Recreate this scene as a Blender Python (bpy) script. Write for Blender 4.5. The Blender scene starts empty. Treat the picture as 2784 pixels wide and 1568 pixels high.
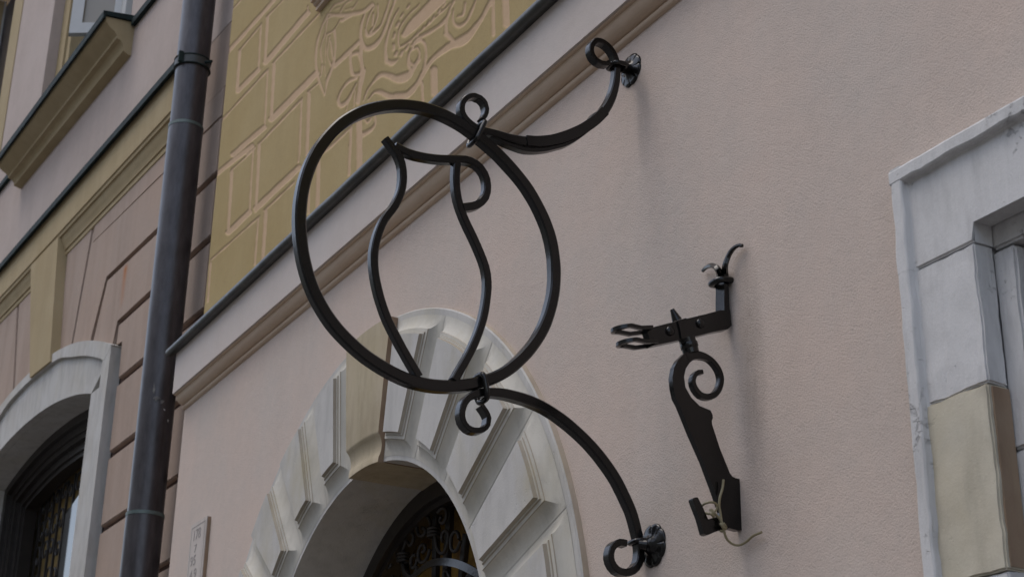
import bpy, bmesh, math, random
import numpy as np
from mathutils import Vector, Matrix, noise as mnoise
from mathutils.geometry import tessellate_polygon

random.seed(7); np.random.seed(7)
SC = bpy.context.scene
COL = SC.collection

# ------------------------------------------------------------------ camera
IW, IH = 2784.0, 1568.0
CX, CY = IW/2, IH/2
def nrm(v):
    v = np.array(v, float); return v/np.linalg.norm(v)
_zv = np.array([170., -10477.]); _lv = np.array([-2659., 1791.])      # vanishing points of plumb lines / of the street front
FPX = math.sqrt(-float(_zv @ _lv))
_Z = nrm([*_zv, FPX]); _X = -nrm([*_lv, FPX]); _Y = nrm(np.cross(_Z, _X))
RM = np.array([_X, _Y, _Z])
CAM = np.array([0., -2.0, 1.6])
cam = bpy.data.cameras.new('camera'); camo = bpy.data.objects.new('camera', cam); COL.objects.link(camo)
cam.sensor_fit = 'HORIZONTAL'; cam.sensor_width = 36.0; cam.lens = FPX/IW*36.0
cam.clip_start = 0.05; cam.clip_end = 500
cam.dof.use_dof = True; cam.dof.focus_distance = 4.0; cam.dof.aperture_fstop = 9.0
_m = Matrix.Identity(4)
for i in range(3):
    _m[i][0] = RM[i, 0]; _m[i][1] = -RM[i, 1]; _m[i][2] = -RM[i, 2]; _m[i][3] = CAM[i]
camo.matrix_world = _m
SC.camera = camo

# ------------------------------------------------------------------ light
SUN_EL, SUN_AZ = math.radians(66), math.radians(212)     # azimuth: direction the light comes from, clockwise from +Y
world = bpy.data.worlds.new('World'); SC.world = world; world.use_nodes = True
nt = world.node_tree; nt.nodes.clear()
wo = nt.nodes.new('ShaderNodeOutputWorld'); bg = nt.nodes.new('ShaderNodeBackground')
sky = nt.nodes.new('ShaderNodeTexSky'); sky.sky_type = 'NISHITA'; sky.sun_disc = False
sky.sun_elevation = SUN_EL; sky.sun_rotation = SUN_AZ
sky.air_density = 1.0; sky.dust_density = 1.5; sky.ozone_density = 1.0
hs = nt.nodes.new('ShaderNodeHueSaturation'); hs.inputs['Saturation'].default_value = 0.62
nt.links.new(sky.outputs[0], hs.inputs['Color']); nt.links.new(hs.outputs[0], bg.inputs['Color'])
bg.inputs['Strength'].default_value = 0.15
nt.links.new(bg.outputs[0], wo.inputs['Surface'])
sl = bpy.data.lights.new('sun', 'SUN'); sl.energy = 0.55; sl.angle = math.radians(34); sl.color = (1.0, 0.90, 0.78)
so = bpy.data.objects.new('sun', sl); COL.objects.link(so)
sd = Vector((math.sin(SUN_AZ)*math.cos(SUN_EL), math.cos(SUN_AZ)*math.cos(SUN_EL), math.sin(SUN_EL)))
so.rotation_euler = sd.to_track_quat('Z', 'Y').to_euler(); so.location = (0, -5, 20)
SC.view_settings.view_transform = 'Standard'; SC.view_settings.look = 'None'
SC.view_settings.exposure = 0.72; SC.view_settings.gamma = 1.0

# ------------------------------------------------------------------ measuring helpers
def ray(px, py): return RM @ np.array([px-CX, py-CY, FPX])
def onY(px, py, y=0.0):                       # point of the street-front plane y seen at a pixel of the photo
    d = ray(px, py); t = (y-CAM[1])/d[1]; return CAM+t*d
def onX(px, py, x):
    d = ray(px, py); t = (x-CAM[0])/d[0]; return CAM+t*d
LH = np.array([-0.9981271, -0.06117424, 0.0]); LN = np.array([0.06117424, -0.9981271, 0.0])
LP0 = np.array([-6.53, 0.15, 0.0])            # neighbouring house: slightly turned front
def LW(u, d, z): return Vector(LP0+u*LH+d*LN+np.array([0, 0, z]))
def onL(px, py, d=0.0):
    r = ray(px, py); o = LP0+LN*d; t = ((o-CAM) @ LN)/(r @ LN); p = CAM+t*r
    return float((p-LP0) @ LH), float(p[2])

# ------------------------------------------------------------------ object helpers
def empty(name, loc, label, cat, group=None):
    o = bpy.data.objects.new(name, None); COL.objects.link(o); o.location = loc
    o.empty_display_size = 0.1
    o['label'] = label; o['category'] = cat
    if group: o['group'] = group
    return o
def obj(name, bm, mats, parent=None, smooth=None, recalc=True):
    if recalc: bmesh.ops.recalc_face_normals(bm, faces=bm.faces)
    me = bpy.data.meshes.new(name); bm.to_mesh(me); bm.free()
    return obj_me(name, me, mats, parent, smooth)
def obj_me(name, me, mats, parent=None, smooth=None):
    o = bpy.data.objects.new(name, me); COL.objects.link(o)
    for m in (mats if isinstance(mats, (list, tuple)) else [mats]): me.materials.append(m)
    if parent is not None:
        o.parent = parent
        if parent.type == 'EMPTY': o.matrix_parent_inverse = Matrix.Translation(-parent.location)
    if smooth is not None:
        me.polygons.foreach_set('use_smooth', [True]*len(me.polygons))
        if smooth < 179: me.set_sharp_from_angle(angle=math.radians(smooth))
    return o

def box(bm, a, b, mi=0):
    v = [bm.verts.new((x, y, z)) for x in (a[0], b[0]) for y in (a[1], b[1]) for z in (a[2], b[2])]
    for f in ((0, 1, 3, 2), (4, 6, 7, 5), (0, 4, 5, 1), (2, 3, 7, 6), (0, 2, 6, 4), (1, 5, 7, 3)):
        bm.faces.new([v[i] for i in f]).material_index = mi
def hexa(bm, pts, mi=0):                       # eight points in the order of box()
    v = [bm.verts.new(p) for p in pts]
    for f in ((0, 1, 3, 2), (4, 6, 7, 5), (0, 4, 5, 1), (2, 3, 7, 6), (0, 2, 6, 4), (1, 5, 7, 3)):
        bm.faces.new([v[i] for i in f]).material_index = mi
def lbox(bm, u0, u1, d0, d1, z0, z1, mi=0):
    hexa(bm, [LW(u, d, z) for u in (u0, u1) for d in (d0, d1) for z in (z0, z1)], mi)
def loft(bm, rings, closed=True, caps=True, mi=0):
    vr = [[bm.verts.new(p) for p in r] for r in rings]
    n = len(vr[0])
    for a, b in zip(vr, vr[1:]):
        for i in range(n if closed else n-1):
            j = (i+1) % n
            bm.faces.new((a[i], a[j], b[j], b[i])).material_index = mi
    if caps:
        bm.faces.new(list(reversed(vr[0]))).material_index = mi
        bm.faces.new(vr[-1]).material_index = mi
    return vr
def extrude_poly(bm, pts_front, pts_back, mi=0):
    a = [bm.verts.new(p) for p in pts_front]; b = [bm.verts.new(p) for p in pts_back]
    n = len(a)
    bm.faces.new(a).material_index = mi; bm.faces.new(list(reversed(b))).material_index = mi
    for i in range(n):
        j = (i+1) % n; bm.faces.new((a[i], b[i], b[j], a[j])).material_index = mi
def cat_rom(P, step, closed=False):
    P = [np.array(p, float) for p in P]; n = len(P); out = []
    segs = n if closed else n-1
    for i in range(segs):
        if closed: p0, p1, p2, p3 = P[(i-1) % n], P[i], P[(i+1) % n], P[(i+2) % n]
        else:
            p1, p2 = P[i], P[i+1]; p0 = P[i-1] if i else 2*p1-p2; p3 = P[i+2] if i+2 < n else 2*p2-p1
        a = max(np.linalg.norm(p1-p0), 1e-9)**.5; b = max(np.linalg.norm(p2-p1), 1e-9)**.5; c = max(np.linalg.norm(p3-p2), 1e-9)**.5
        k = max(1, int(np.linalg.norm(p2-p1)/step))
        m1 = b*((p1-p0)/a-(p2-p0)/(a+b)+(p2-p1)/b)
        m2 = b*((p2-p1)/b-(p3-p1)/(b+c)+(p3-p2)/c)
        for j in range(k):
            t = j/k; t2, t3 = t*t, t*t*t
            out.append((2*t3-3*t2+1)*p1+(t3-2*t2+t)*m1+(-2*t3+3*t2)*p2+(t3-t2)*m2)
    if not closed: out.append(P[-1])
    return out
def bar(bm, pts, B, w, t, closed=False, w0=None, w1=None, jit=0.0, ch=0.14, mi=0, grow=0.25):
    """flat forged bar: w wide in the plane of the scroll, t thick along B; the path is the middle of its +B face."""
    B = Vector(B).normalized(); pts = [Vector(p) for p in pts]; n = len(pts); rings = []
    tot = sum((pts[i+1]-pts[i]).length for i in range(n-1)); s = 0
    for i in range(n):
        a = pts[i-1] if (i or closed) else pts[0]; b = pts[(i+1) % n] if (i < n-1 or closed) else pts[-1]
        T = (b-a).normalized(); N = B.cross(T).normalized()
        if i: s += (pts[i]-pts[i-1]).length
        f = s/tot if tot else 0; ww = w
        if w0 is not None and f < grow: ww = w0+(w-w0)*(f/grow)**1.6
        if w1 is not None and f > 1-grow: ww = w1+(w-w1)*((1-f)/grow)**1.6
        j1 = 1+jit*mnoise.noise(pts[i]*26); j2 = 1+jit*mnoise.noise(pts[i]*31+Vector((7, 3, 1)))
        hw, tt = ww/2*j1, t*j2; c = min(hw, tt/2)*ch*2
        sec = [(-hw+c, 0), (hw-c, 0), (hw, -c), (hw, -tt+c), (hw-c, -tt), (-hw+c, -tt), (-hw, -tt+c), (-hw, -c)]
        rings.append([pts[i]+N*p+B*q for p, q in sec])
    if closed:
        vr = [[bm.verts.new(p) for p in r] for r in rings]
        for k in range(n):
            a, b = vr[k], vr[(k+1) % n]
            for i in range(8):
                j = (i+1) % 8; bm.faces.new((a[i], a[j], b[j], b[i])).material_index = mi
    else: loft(bm, rings, True, True, mi)
def tube(bm, pts, r, closed=False, seg=8, r1=None, mi=0):
    pts = [Vector(p) for p in pts]; n = len(pts); rings = []; up = None
    for i in range(n):
        a = pts[i-1] if (i or closed) else pts[0]; b = pts[(i+1) % n] if (i < n-1 or closed) else pts[-1]
        T = (b-a).normalized()
        if up is None: up = T.orthogonal().normalized()
        up = (up-T*up.dot(T)); up = up.normalized() if up.length > 1e-6 else T.orthogonal().normalized()
        S = T.cross(up); rr = r if r1 is None else r+(r1-r)*i/(n-1)
        rings.append([pts[i]+(up*math.cos(2*math.pi*k/seg)+S*math.sin(2*math.pi*k/seg))*rr for k in range(seg)])
    if closed:
        vr = [[bm.verts.new(p) for p in q] for q in rings]
        for k in range(n):
            a, b = vr[k], vr[(k+1) % n]
            for i in range(seg):
                j = (i+1) % seg; bm.faces.new((a[i], a[j], b[j], b[i])).material_index = mi
    else: loft(bm, rings, True, True, mi)
def lathe(bm, prof, O, A, seg=24, lobes=0, amp=0.0, mi=0):
    A = Vector(A).normalized(); E = A.orthogonal().normalized(); F = A.cross(E); O = Vector(O); rings = []
    for r, h in prof:
        rings.append([O+A*h+(E*math.cos(q)+F*math.sin(q))*max(r, 1e-4)*(1+amp*(abs(math.sin(lobes*q/2))-0.6) if lobes else 1)
                      for q in [2*math.pi*k/seg for k in range(seg)]])
    loft(bm, rings, True, True, mi)

# ------------------------------------------------------------------ materials
def new_mat(name):
    m = bpy.data.materials.new(name); m.use_nodes = True; return m, m.node_tree, m.node_tree.nodes['Principled BSDF']
def nd(nt, t, **k):
    n = nt.nodes.new(t)
    for a, v in k.items():
        if a in n.inputs: n.inputs[a].default_value = v
        else: setattr(n, a, v)
    return n
def noise_node(nt, co, scale, detail=4, rough=0.55, stretch=None):
    src = co
    if stretch or scale > 20:
        mp = nd(nt, 'ShaderNodeMapping'); mp.inputs['Scale'].default_value = stretch or (1, 1, 1)
        if not stretch: mp.inputs['Rotation'].default_value = (.61, .43, .97)
        nt.links.new(co, mp.inputs['Vector']); src = mp.outputs[0]
    n = nd(nt, 'ShaderNodeTexNoise'); n.inputs['Scale'].default_value = scale; n.inputs['Detail'].default_value = detail
    n.inputs['Roughness'].default_value = rough; nt.links.new(src, n.inputs['Vector']); return n.outputs['Fac']
def ramp(nt, fac, stops):
    r = nd(nt, 'ShaderNodeValToRGB'); el = r.color_ramp.elements
    while len(el) < len(stops): el.new(0.5)
    for e, (p, c) in zip(el, stops):
        e.position = p; e.color = (c, c, c, 1) if isinstance(c, (int, float)) else (*c, 1)
    nt.links.new(fac, r.inputs['Fac']); return r.outputs['Color']
def mixc(nt, fac, a, b, mode='MIX'):
    m = nd(nt, 'ShaderNodeMix', data_type='RGBA', blend_type=mode)
    for s, v in ((m.inputs[0], fac), (m.inputs[6], a), (m.inputs[7], b)):
        if isinstance(v, (int, float)): s.default_value = v
        elif isinstance(v, tuple): s.default_value = (*v, 1)
        else: nt.links.new(v, s)
    return m.outputs[2]
def coords(nt):
    return nd(nt, 'ShaderNodeTexCoord').outputs['Object']
def bump(nt, bs, h, strength, dist, prev=None):
    b = nd(nt, 'ShaderNodeBump'); b.inputs['Strength'].default_value = strength; b.inputs['Distance'].default_value = dist
    nt.links.new(h, b.inputs['Height'])
    if prev: nt.links.new(prev, b.inputs['Normal'])
    nt.links.new(b.outputs[0], bs.inputs['Normal']); return b.outputs[0]
def mul(c, k): return tuple(min(1, x*k) for x in c)

def plaster(name, base, tint, grain=230, gd=0.0022, gs=0.55, streak=0.35, pits=0.5, spots=None):
    m, nt, bs = new_mat(name); co = coords(nt)
    big = noise_node(nt, co, 1.5, 7, .65); c = mixc(nt, ramp(nt, big, [(.38, 0.0), (.62, 1.0)]), base, tint)
    st = noise_node(nt, co, 3.0, 5, .6, (3.0, 3.0, .35)); c = mixc(nt, ramp(nt, st, [(.42, 0.0), (.75, streak)]), c, mul(base, .78))
    fine = noise_node(nt, co, grain, 3, .7)
    c = mixc(nt, ramp(nt, fine, [(.30, pits), (.46, 0.0)]), c, mul(base, .62))
    mid = noise_node(nt, co, 28, 4, .6); c = mixc(nt, ramp(nt, mid, [(.35, 0.0), (.7, .22)]), c, mul(base, 1.14))
    if spots:
        for (sx, sz, rx, rz, colr, amt) in spots:
            sep = nd(nt, 'ShaderNodeSeparateXYZ'); nt.links.new(co, sep.inputs[0])
            def lin(o, ctr, rad):
                a = nd(nt, 'ShaderNodeMath', operation='SUBTRACT'); nt.links.new(o, a.inputs[0]); a.inputs[1].default_value = ctr
                b = nd(nt, 'ShaderNodeMath', operation='DIVIDE'); nt.links.new(a.outputs[0], b.inputs[0]); b.inputs[1].default_value = rad
                e = nd(nt, 'ShaderNodeMath', operation='POWER'); nt.links.new(b.outputs[0], e.inputs[0]); e.inputs[1].default_value = 2; return e.outputs[0]
            ad = nd(nt, 'ShaderNodeMath', operation='ADD'); nt.links.new(lin(sep.outputs[0], sx, rx), ad.inputs[0]); nt.links.new(lin(sep.outputs[2], sz, rz), ad.inputs[1])
            f = ramp(nt, ad.outputs[0], [(0.0, 1.0), (1.0, 0.0)])
            k = mixc(nt, 1.0, f, ramp(nt, noise_node(nt, co, 22, 5, .7, (1.6, 1.6, .5)), [(.3, .25), (.65, amt*1.5)]), 'MULTIPLY')
            k2 = mixc(nt, 1.0, k, (amt, amt, amt), 'MULTIPLY')
            c = mixc(nt, k2, c, colr)
    nt.links.new(c, bs.inputs['Base Color']); bs.inputs['Roughness'].default_value = .92
    bs.inputs['Specular IOR Level'].default_value = .15
    b1 = bump(nt, bs, big, .15, .02); b2 = bump(nt, bs, mid, .35, .0035, b1); bump(nt, bs, fine, gs, gd, b2)
    return m
def stone(name, base, tint, pit=0.7, yellow=0.3):
    m, nt, bs = new_mat(name); co = coords(nt)
    big = noise_node(nt, co, 4.5, 5, .6); c = mixc(nt, ramp(nt, big, [(.35, 0.0), (.7, 1.0)]), base, tint)
    ye = noise_node(nt, co, 2.3, 6, .65, (1.4, 1.4, .8)); c = mixc(nt, ramp(nt, ye, [(.5, 0.0), (.72, yellow)]), c, (.40, .34, .20))
    st = noise_node(nt, co, 9, 5, .65, (2, 2, .5)); c = mixc(nt, ramp(nt, st, [(.46, 0.0), (.72, .6)]), c, mul(base, .68))
    pt0 = noise_node(nt, co, 48, 5, .75); dens = noise_node(nt, co, 5, 3, .6)
    sb = nd(nt, 'ShaderNodeMath', operation='MULTIPLY_ADD'); nt.links.new(dens, sb.inputs[0]); sb.inputs[1].default_value = .55; sb.inputs[2].default_value = -.275
    ad = nd(nt, 'ShaderNodeMath', operation='ADD'); nt.links.new(pt0, ad.inputs[0]); nt.links.new(sb.outputs[0], ad.inputs[1]); pt = ad.outputs[0]
    tool = noise_node(nt, co, 70, 3, .6, (2.2, 2.2, .22)); pm = ramp(nt, pt, [(.27, 1.0), (.34, 0.0)])
    c = mixc(nt, mixc(nt, 1.0, pm, (pit*.4,)*3, 'MULTIPLY'), c, mul(base, .5))
    fine = noise_node(nt, co, 200, 3, .7)
    nt.links.new(c, bs.inputs['Base Color']); bs.inputs['Roughness'].default_value = .85; bs.inputs['Specular IOR Level'].default_value = .25
    inv = ramp(nt, pt, [(.25, 0.0), (.36, 1.0)])
    b0 = bump(nt, bs, big, .3, .012); b1 = bump(nt, bs, inv, pit, .004, b0); b2 = bump(nt, bs, tool, pit*.7, .0035, b1); bump(nt, bs, fine, .4, .0015, b2)
    return m
def paint(name, base, rough, var=.5, bscale=90, bd=.0012, metallic=0.0, tint=None, stretch=None, spec=.5):
    m, nt, bs = new_mat(name); co = coords(nt)
    a = noise_node(nt, co, 14, 5, .65, stretch); c = mixc(nt, ramp(nt, a, [(.35, 0.0), (.7, var)]), base, tint or mul(base, 1.8))
    h = noise_node(nt, co, bscale, 4, .6, stretch)
    nt.links.new(c, bs.inputs['Base Color'])
    rr = nd(nt, 'ShaderNodeMapRange'); rr.inputs['To Min'].default_value = rough*.75; rr.inputs['To Max'].default_value = rough*1.3
    nt.links.new(h, rr.inputs['Value']); nt.links.new(rr.outputs[0], bs.inputs['Roughness'])
    bs.inputs['Metallic'].default_value = metallic; bs.inputs['Specular IOR Level'].default_value = spec
    bump(nt, bs, h, .5, bd); return m

PINK = (.60, .49, .424)
M_PINK = plaster('pink_plaster', PINK, (.545, .475, .425), grain=240, gd=.0026, gs=.75, streak=.2, pits=.6,
                 spots=[(-2.56, 2.78, .05, .30, (.33, .27, .23), .7), (-2.60, 2.42, .06, .06, (.30, .25, .21), .5),
                        (-2.95, 3.55, .035, .16, (.34, .29, .26), .6)])
M_BAND = plaster('pale_pink_plaster', (.55, .485, .445), (.56, .51, .48), grain=300, gd=.002, streak=.15, pits=.35)
M_MOULD = plaster('moulding_plaster', (.56, .43, .325), (.60, .49, .385), grain=200, gd=.0012, streak=.15, pits=.15)
M_LPINK = plaster('rose_plaster', (.41, .31, .25), (.39, .31, .26), grain=160, gd=.0016, streak=.85, pits=.2)
M_LPALE = plaster('pale_rose_plaster', (.49, .41, .37), (.44, .36, .32), grain=160, gd=.0016, streak=.4, pits=.2)
M_LGROOVE = plaster('groove_plaster', (.13, .088, .075), (.15, .10, .085), grain=160, gd=.001, streak=.3, pits=.2)
M_LRUST = plaster('rose_plaster_with_rust', (.41, .31, .25), (.39, .31, .26), grain=160, gd=.0016, streak=.85, pits=.2)
M_OCHRE = plaster('ochre_plaster', (.38, .295, .17), (.43, .345, .215), grain=170, gd=.0014, streak=.45, pits=.15)
M_ORANGE = plaster('orange_plaster', (.42, .27, .18), (.45, .32, .24), grain=170, gd=.0014, streak=.5, pits=.3)
M_STONE = stone('pale_limestone', (.54, .52, .49), (.47, .455, .435), .45, .6)
M_GRIME_SHADE = stone('grimy_shaded_limestone', (.40, .36, .30), (.33, .28, .22), .3, .5)  # grime and the shade of the voussoir steps, both put into the colour
M_COVE = stone('weathered_limestone', (.55, .52, .46), (.50, .48, .43), .3, .5)
M_WHITE = stone('white_painted_stone', (.60, .59, .585), (.63, .62, .62), .8, .05)
M_TAN = stone('tan_sandstone', (.42, .345, .235), (.47, .40, .29), .25, .4)
M_BEIGE = stone('beige_sandstone', (.52, .47, .37), (.57, .53, .44), .3, .45)
M_BROWN = stone('brown_stained_stone', (.27, .18, .12), (.33, .25, .18), .3, .2)
M_TANEDGE = stone('tan_edge_stone', (.42, .35, .27), (.46, .39, .32), .3, .3)
M_LSTONE = stone('grey_limestone', (.47, .45, .42), (.52, .51, .49), .3, .3)
M_IRON = paint('black_painted_iron', (.0042, .0038, .0038), .2, .6, 48, .0009, tint=(.008, .007, .006), spec=.44)
M_IRON2 = paint('grille_iron', (.014, .012, .012), .45, .6, 75, .0012, tint=(.03, .022, .018))
M_COPING = paint('weathered_lead', (.022, .024, .024), .36, .8, 60, .0015, tint=(.07, .065, .052))
M_COPPER = paint('dark_copper', (.044, .039, .042), .34, .9, 30, .0009, metallic=.3, tint=(.088, .082, .088), stretch=(2, 2, .5))
M_PATINA = paint('copper_seam', (.07, .10, .095), .5, .9, 60, .0008, metallic=.2, tint=(.16, .20, .19))
M_SMEAR = paint('dried_smear', (.12, .115, .11), .7, 1.0, 60, .0005, tint=(.26, .25, .23))
M_CLAMP = paint('clamp_metal', (.04, .042, .04), .45, .8, 40, .0008, tint=(.06, .065, .062))
M_FLASH = paint('dark_flashing', (.012, .016, .016), .7, .8, 30, .001, tint=(.02, .042, .04), spec=.2)
M_FRAME = paint('dark_wood', (.018, .014, .012), .4, .6, 40, .001)
M_SASH = paint('pale_grey_paint', (.55, .55, .54), .5, .5, 40, .001, tint=(.62, .62, .62))
M_DOOR = paint('brown_door', (.05, .032, .018), .5, .6, 30, .001, stretch=(6, 6, .6))
M_GOLD = paint('ochre_interior', (.26, .18, .055), .8, .8, 6, .001, tint=(.16, .10, .03))
M_DARKIN = paint('dark_interior', (.20, .11, .04), .8, 1.0, 5, .001, tint=(.55, .34, .06))
M_CORD = paint('dull_yellow_plastic', (.24, .20, .11), .45, .5, 200, .0004, tint=(.30, .27, .18))
M_PLAQUE = stone('plaque_stone', (.52, .46, .42), (.55, .50, .46), .2, .1)
M_LETTER = paint('dark_lettering', (.26, .235, .22), .8, .5, 80, .0004)
M_STREET = paint('street_cobbles', (.10, .095, .09), .8, .6, 14, .01)
M_OPP = plaster('opposite_plaster', (.50, .45, .36), (.54, .48, .40), grain=60)
M_ROOF = paint('roof_tiles', (.16, .07, .045), .8, .6, 20, .01)
def glass_mat(name, base, rough=.03, alpha=1.0):
    m, nt, bs = new_mat(name); bs.inputs['Base Color'].default_value = (*base, 1); bs.inputs['Roughness'].default_value = rough
    bs.inputs['IOR'].default_value = 1.7; bs.inputs['Specular IOR Level'].default_value = .8; return m
M_PANE = glass_mat('dark_window_glass', (.012, .012, .010))
M_DUSTY = glass_mat('dusty_glass', (.22, .18, .125), .4)
def clear_glass(name):
    m, nt, bs = new_mat(name); bs.inputs['Base Color'].default_value = (.9, .92, .9, 1); bs.inputs['Roughness'].default_value = .02
    bs.inputs['Transmission Weight'].default_value = 1.0; bs.inputs['IOR'].default_value = 1.3; return m
M_CLEAR = clear_glass('clear_glass')

# sgraffito: ochre skin with the buff layer showing in the scratched lines (attribute 'scratch' says where the skin is cut)
M_SGRAF = plaster('ochre_sgraffito_plaster', (.395, .295, .14), (.43, .33, .17), grain=220, gd=.002, streak=.25, pits=.5)
def _sg():
    nt = M_SGRAF.node_tree; bs = nt.nodes['Principled BSDF']; co = coords(nt)
    src = bs.inputs['Base Color'].links[0].from_socket
    at = nd(nt, 'ShaderNodeAttribute', attribute_name='scratch')
    buff = mixc(nt, noise_node(nt, co, 40, 4, .7), (.49, .335, .205), (.59, .42, .275))
    nt.links.new(mixc(nt, at.outputs['Fac'], src, buff), bs.inputs['Base Color'])
_sg()
# rust run below a nail on the neighbour's wall
def _rust():
    nt = M_LRUST.node_tree; bs = nt.nodes['Principled BSDF']; co = coords(nt)
    src = bs.inputs['Base Color'].links[0].from_socket
    ctr = LW(*((lambda q: (q[0], 0, q[1]))(onL(340, 740))))
    sep = nd(nt, 'ShaderNodeSeparateXYZ'); nt.links.new(co, sep.inputs[0])
    a = nd(nt, 'ShaderNodeMath', operation='SUBTRACT'); nt.links.new(sep.outputs[0], a.inputs[0]); a.inputs[1].default_value = ctr.x
    b = nd(nt, 'ShaderNodeMath', operation='ABSOLUTE'); nt.links.new(a.outputs[0], b.inputs[0])
    fx = ramp(nt, b.outputs[0], [(0.0, 1.0), (.045, 0.0)])
    c = nd(nt, 'ShaderNodeMapRange'); nt.links.new(sep.outputs[2], c.inputs['Value'])
    c.inputs['From Min'].default_value = ctr.z-.22; c.inputs['From Max'].default_value = ctr.z+.05
    fz = ramp(nt, c.outputs[0], [(0.0, 0.0), (.25, .35), (.6, .55), (.9, 1.0), (1.0, 0.0)])
    k = mixc(nt, 1.0, fx, fz, 'MULTIPLY')
    nt.links.new(mixc(nt, k, src, (.40, .15, .05)), bs.inputs['Base Color'])
_rust()

# ------------------------------------------------------------------ ground
bm = bmesh.new()
bm.faces.new([bm.verts.new(p) for p in ((-80, -80, 0), (80, -80, 0), (80, 80, 0), (-80, 80, 0))])
g = obj('street', bm, M_STREET); g['kind'] = 'structure'

# ================================================================== MAIN HOUSE
XC = -6.538                                     # its corner
house = empty('plastered_house', (0, 0.2, 0), 'pale pink plastered house with ochre scratched upper wall, stone arch and stone doorway', 'house')
AC = np.array([-4.49, 2.195]); RO, RI = 1.300, 0.832
DX0, DX1, DZ = -2.071, -0.629, 3.011            # outer edges of the stone doorway
def arch_pts(r, a0, a1, n, y):
    return [Vector((AC[0]+r*math.sin(math.radians(a0+(a1-a0)*i/n)), y, AC[1]+r*math.cos(math.radians(a0+(a1-a0)*i/n)))) for i in range(n+1)]
# --- lower wall with the two openings (hole under the stones a little smaller than their outer edge)
bm = bmesh.new()
hole = arch_pts(RO-.05, 90, -90, 64, 0)
outer = [Vector((XC, 0, 0)), Vector((hole[-1].x, 0, 0))]+list(reversed(hole))+[Vector((hole[0].x, 0, 0)),
         Vector((DX0+.03, 0, 0)), Vector((DX0+.03, 0, DZ-.03)), Vector((DX1-.03, 0, DZ-.03)), Vector((DX1-.03, 0, 0)), Vector((6, 0, 0)), Vector((6, 0, 3.90)), Vector((XC, 0, 3.90))]
fr = [bm.verts.new(p) for p in outer]
for t in tessellate_polygon([[Vector((p.x, p.z, 0)) for p in outer]]):
    bm.faces.new([fr[i] for i in t])
bk = [bm.verts.new((p.x, .12, p.z)) for p in outer]
for i in range(len(fr)):
    j = (i+1) % len(fr); bm.faces.new((fr[i], bk[i], bk[j], fr[j]))
obj('lower_wall', bm, M_PINK, house)
# --- band above, string course, coping
YB = -.062
bm = bmesh.new()
box(bm, (XC, YB, 3.862), (6, .3, 4.075))
obj('band_wall', bm, M_BAND, house)
bm = bmesh.new()
prof = [(.01, 3.800), (-.003, 3.800), (-.010, 3.803), (-.0135, 3.808), (-.014, 3.813), (-.010, 3.817), (-.010, 3.820), (-.019, 3.8205), (-.026, 3.824), (-.034, 3.831), (-.040, 3.839),
        (-.0435, 3.847), (-.045, 3.853), (-.045, 3.857), (-.052, 3.8575), (-.055, 3.861), (.01, 3.861)]
loft(bm, [[Vector((x, y, z)) for y, z in prof] for x in (XC-.001, -5.4, -4.2, -3, -1.5, 0, 3, 6)])
obj('string_course', bm, M_MOULD, house, 35)
bm = bmesh.new()
prof = [(.05, 4.076), (-.060, 4.074), (-.062, 4.050), (-.085, 4.046), (-.094, 4.050), (-.099, 4.058), (-.099, 4.068), (-.094, 4.077), (-.086, 4.082), (.05, 4.096)]
rings = []
for i in range(61):
    x = XC-.045+i*(9.2/60); k = .0022*mnoise.noise(Vector((x*5, 1, 2))); k2 = .003*mnoise.noise(Vector((x*9, 4, 2)))
    rings.append([Vector((x, y+(k2 if y < -.06 else 0), z+(k if y < -.06 else 0))) for y, z in prof])
loft(bm, rings)
coping = obj('coping', bm, M_COPING, house, 40)
p = onY(1080*1.0+370/4.535, 1195/4.535, -.03)
bm = bmesh.new(); box(bm, (p[0]-.012, -.05, 4.083), (p[0]+.012, -.015, 4.117))
bmesh.ops.bevel(bm, geom=bm.edges[:], offset=.006, segments=2, affect='EDGES')
obj('clip', bm, M_FLASH, coping)

# --- scratched ochre wall
SG = []
def S(frame, pts, w):
    ox, oy, s = frame; n = len(pts)
    ww = w if isinstance(w, (list, tuple)) else [w]*n
    SG.append(([(ox+a/s, oy+b/s) for a, b in pts], [x/s for x in ww]))
Y1, Y2, Y3, Y4, Y5 = (560, 0, 3.455), (560, 400, 3.455), (840, 0, 4.837), (1080, 0, 4.535), (900, 180, 4.837)
for pts, w in [([(205,132),(330,0)],14),([(200,150),(182,350),(165,560)],16),([(180,515),(640,0)],36),([(565,165),(725,0)],13),([(575,165),(552,575)],30),([(555,590),(955,120)],48),([(955,60),(948,150)],16),
    ([(318,470),(522,225)],14),([(515,230),(490,660)],18),([(315,478),(290,850)],30),([(296,858),(490,655)],44),([(135,1142),(582,652)],16),([(578,660),(548,1190)],17),([(250,1451),(545,1195)],48),
    ([(122,1160),(105,1451)],22),([(625,597),(1065,125)],17),([(636,600),(610,1120)],32),([(612,1120),(1035,690)],58),([(490,1358),(902,928)],19),([(896,940),(875,1451)],20),([(497,1365),(490,1451)],30),
    ([(950,868),(1050,785)],15),([(965,880),(945,1451)],34),([(380,1451),(458,1385)],16),([(1100,1432),(1365,1192)],18),([(1360,1192),(1352,1451)],24),([(1205,620),(1400,430)],42)]: S(Y1, pts, w)
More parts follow.
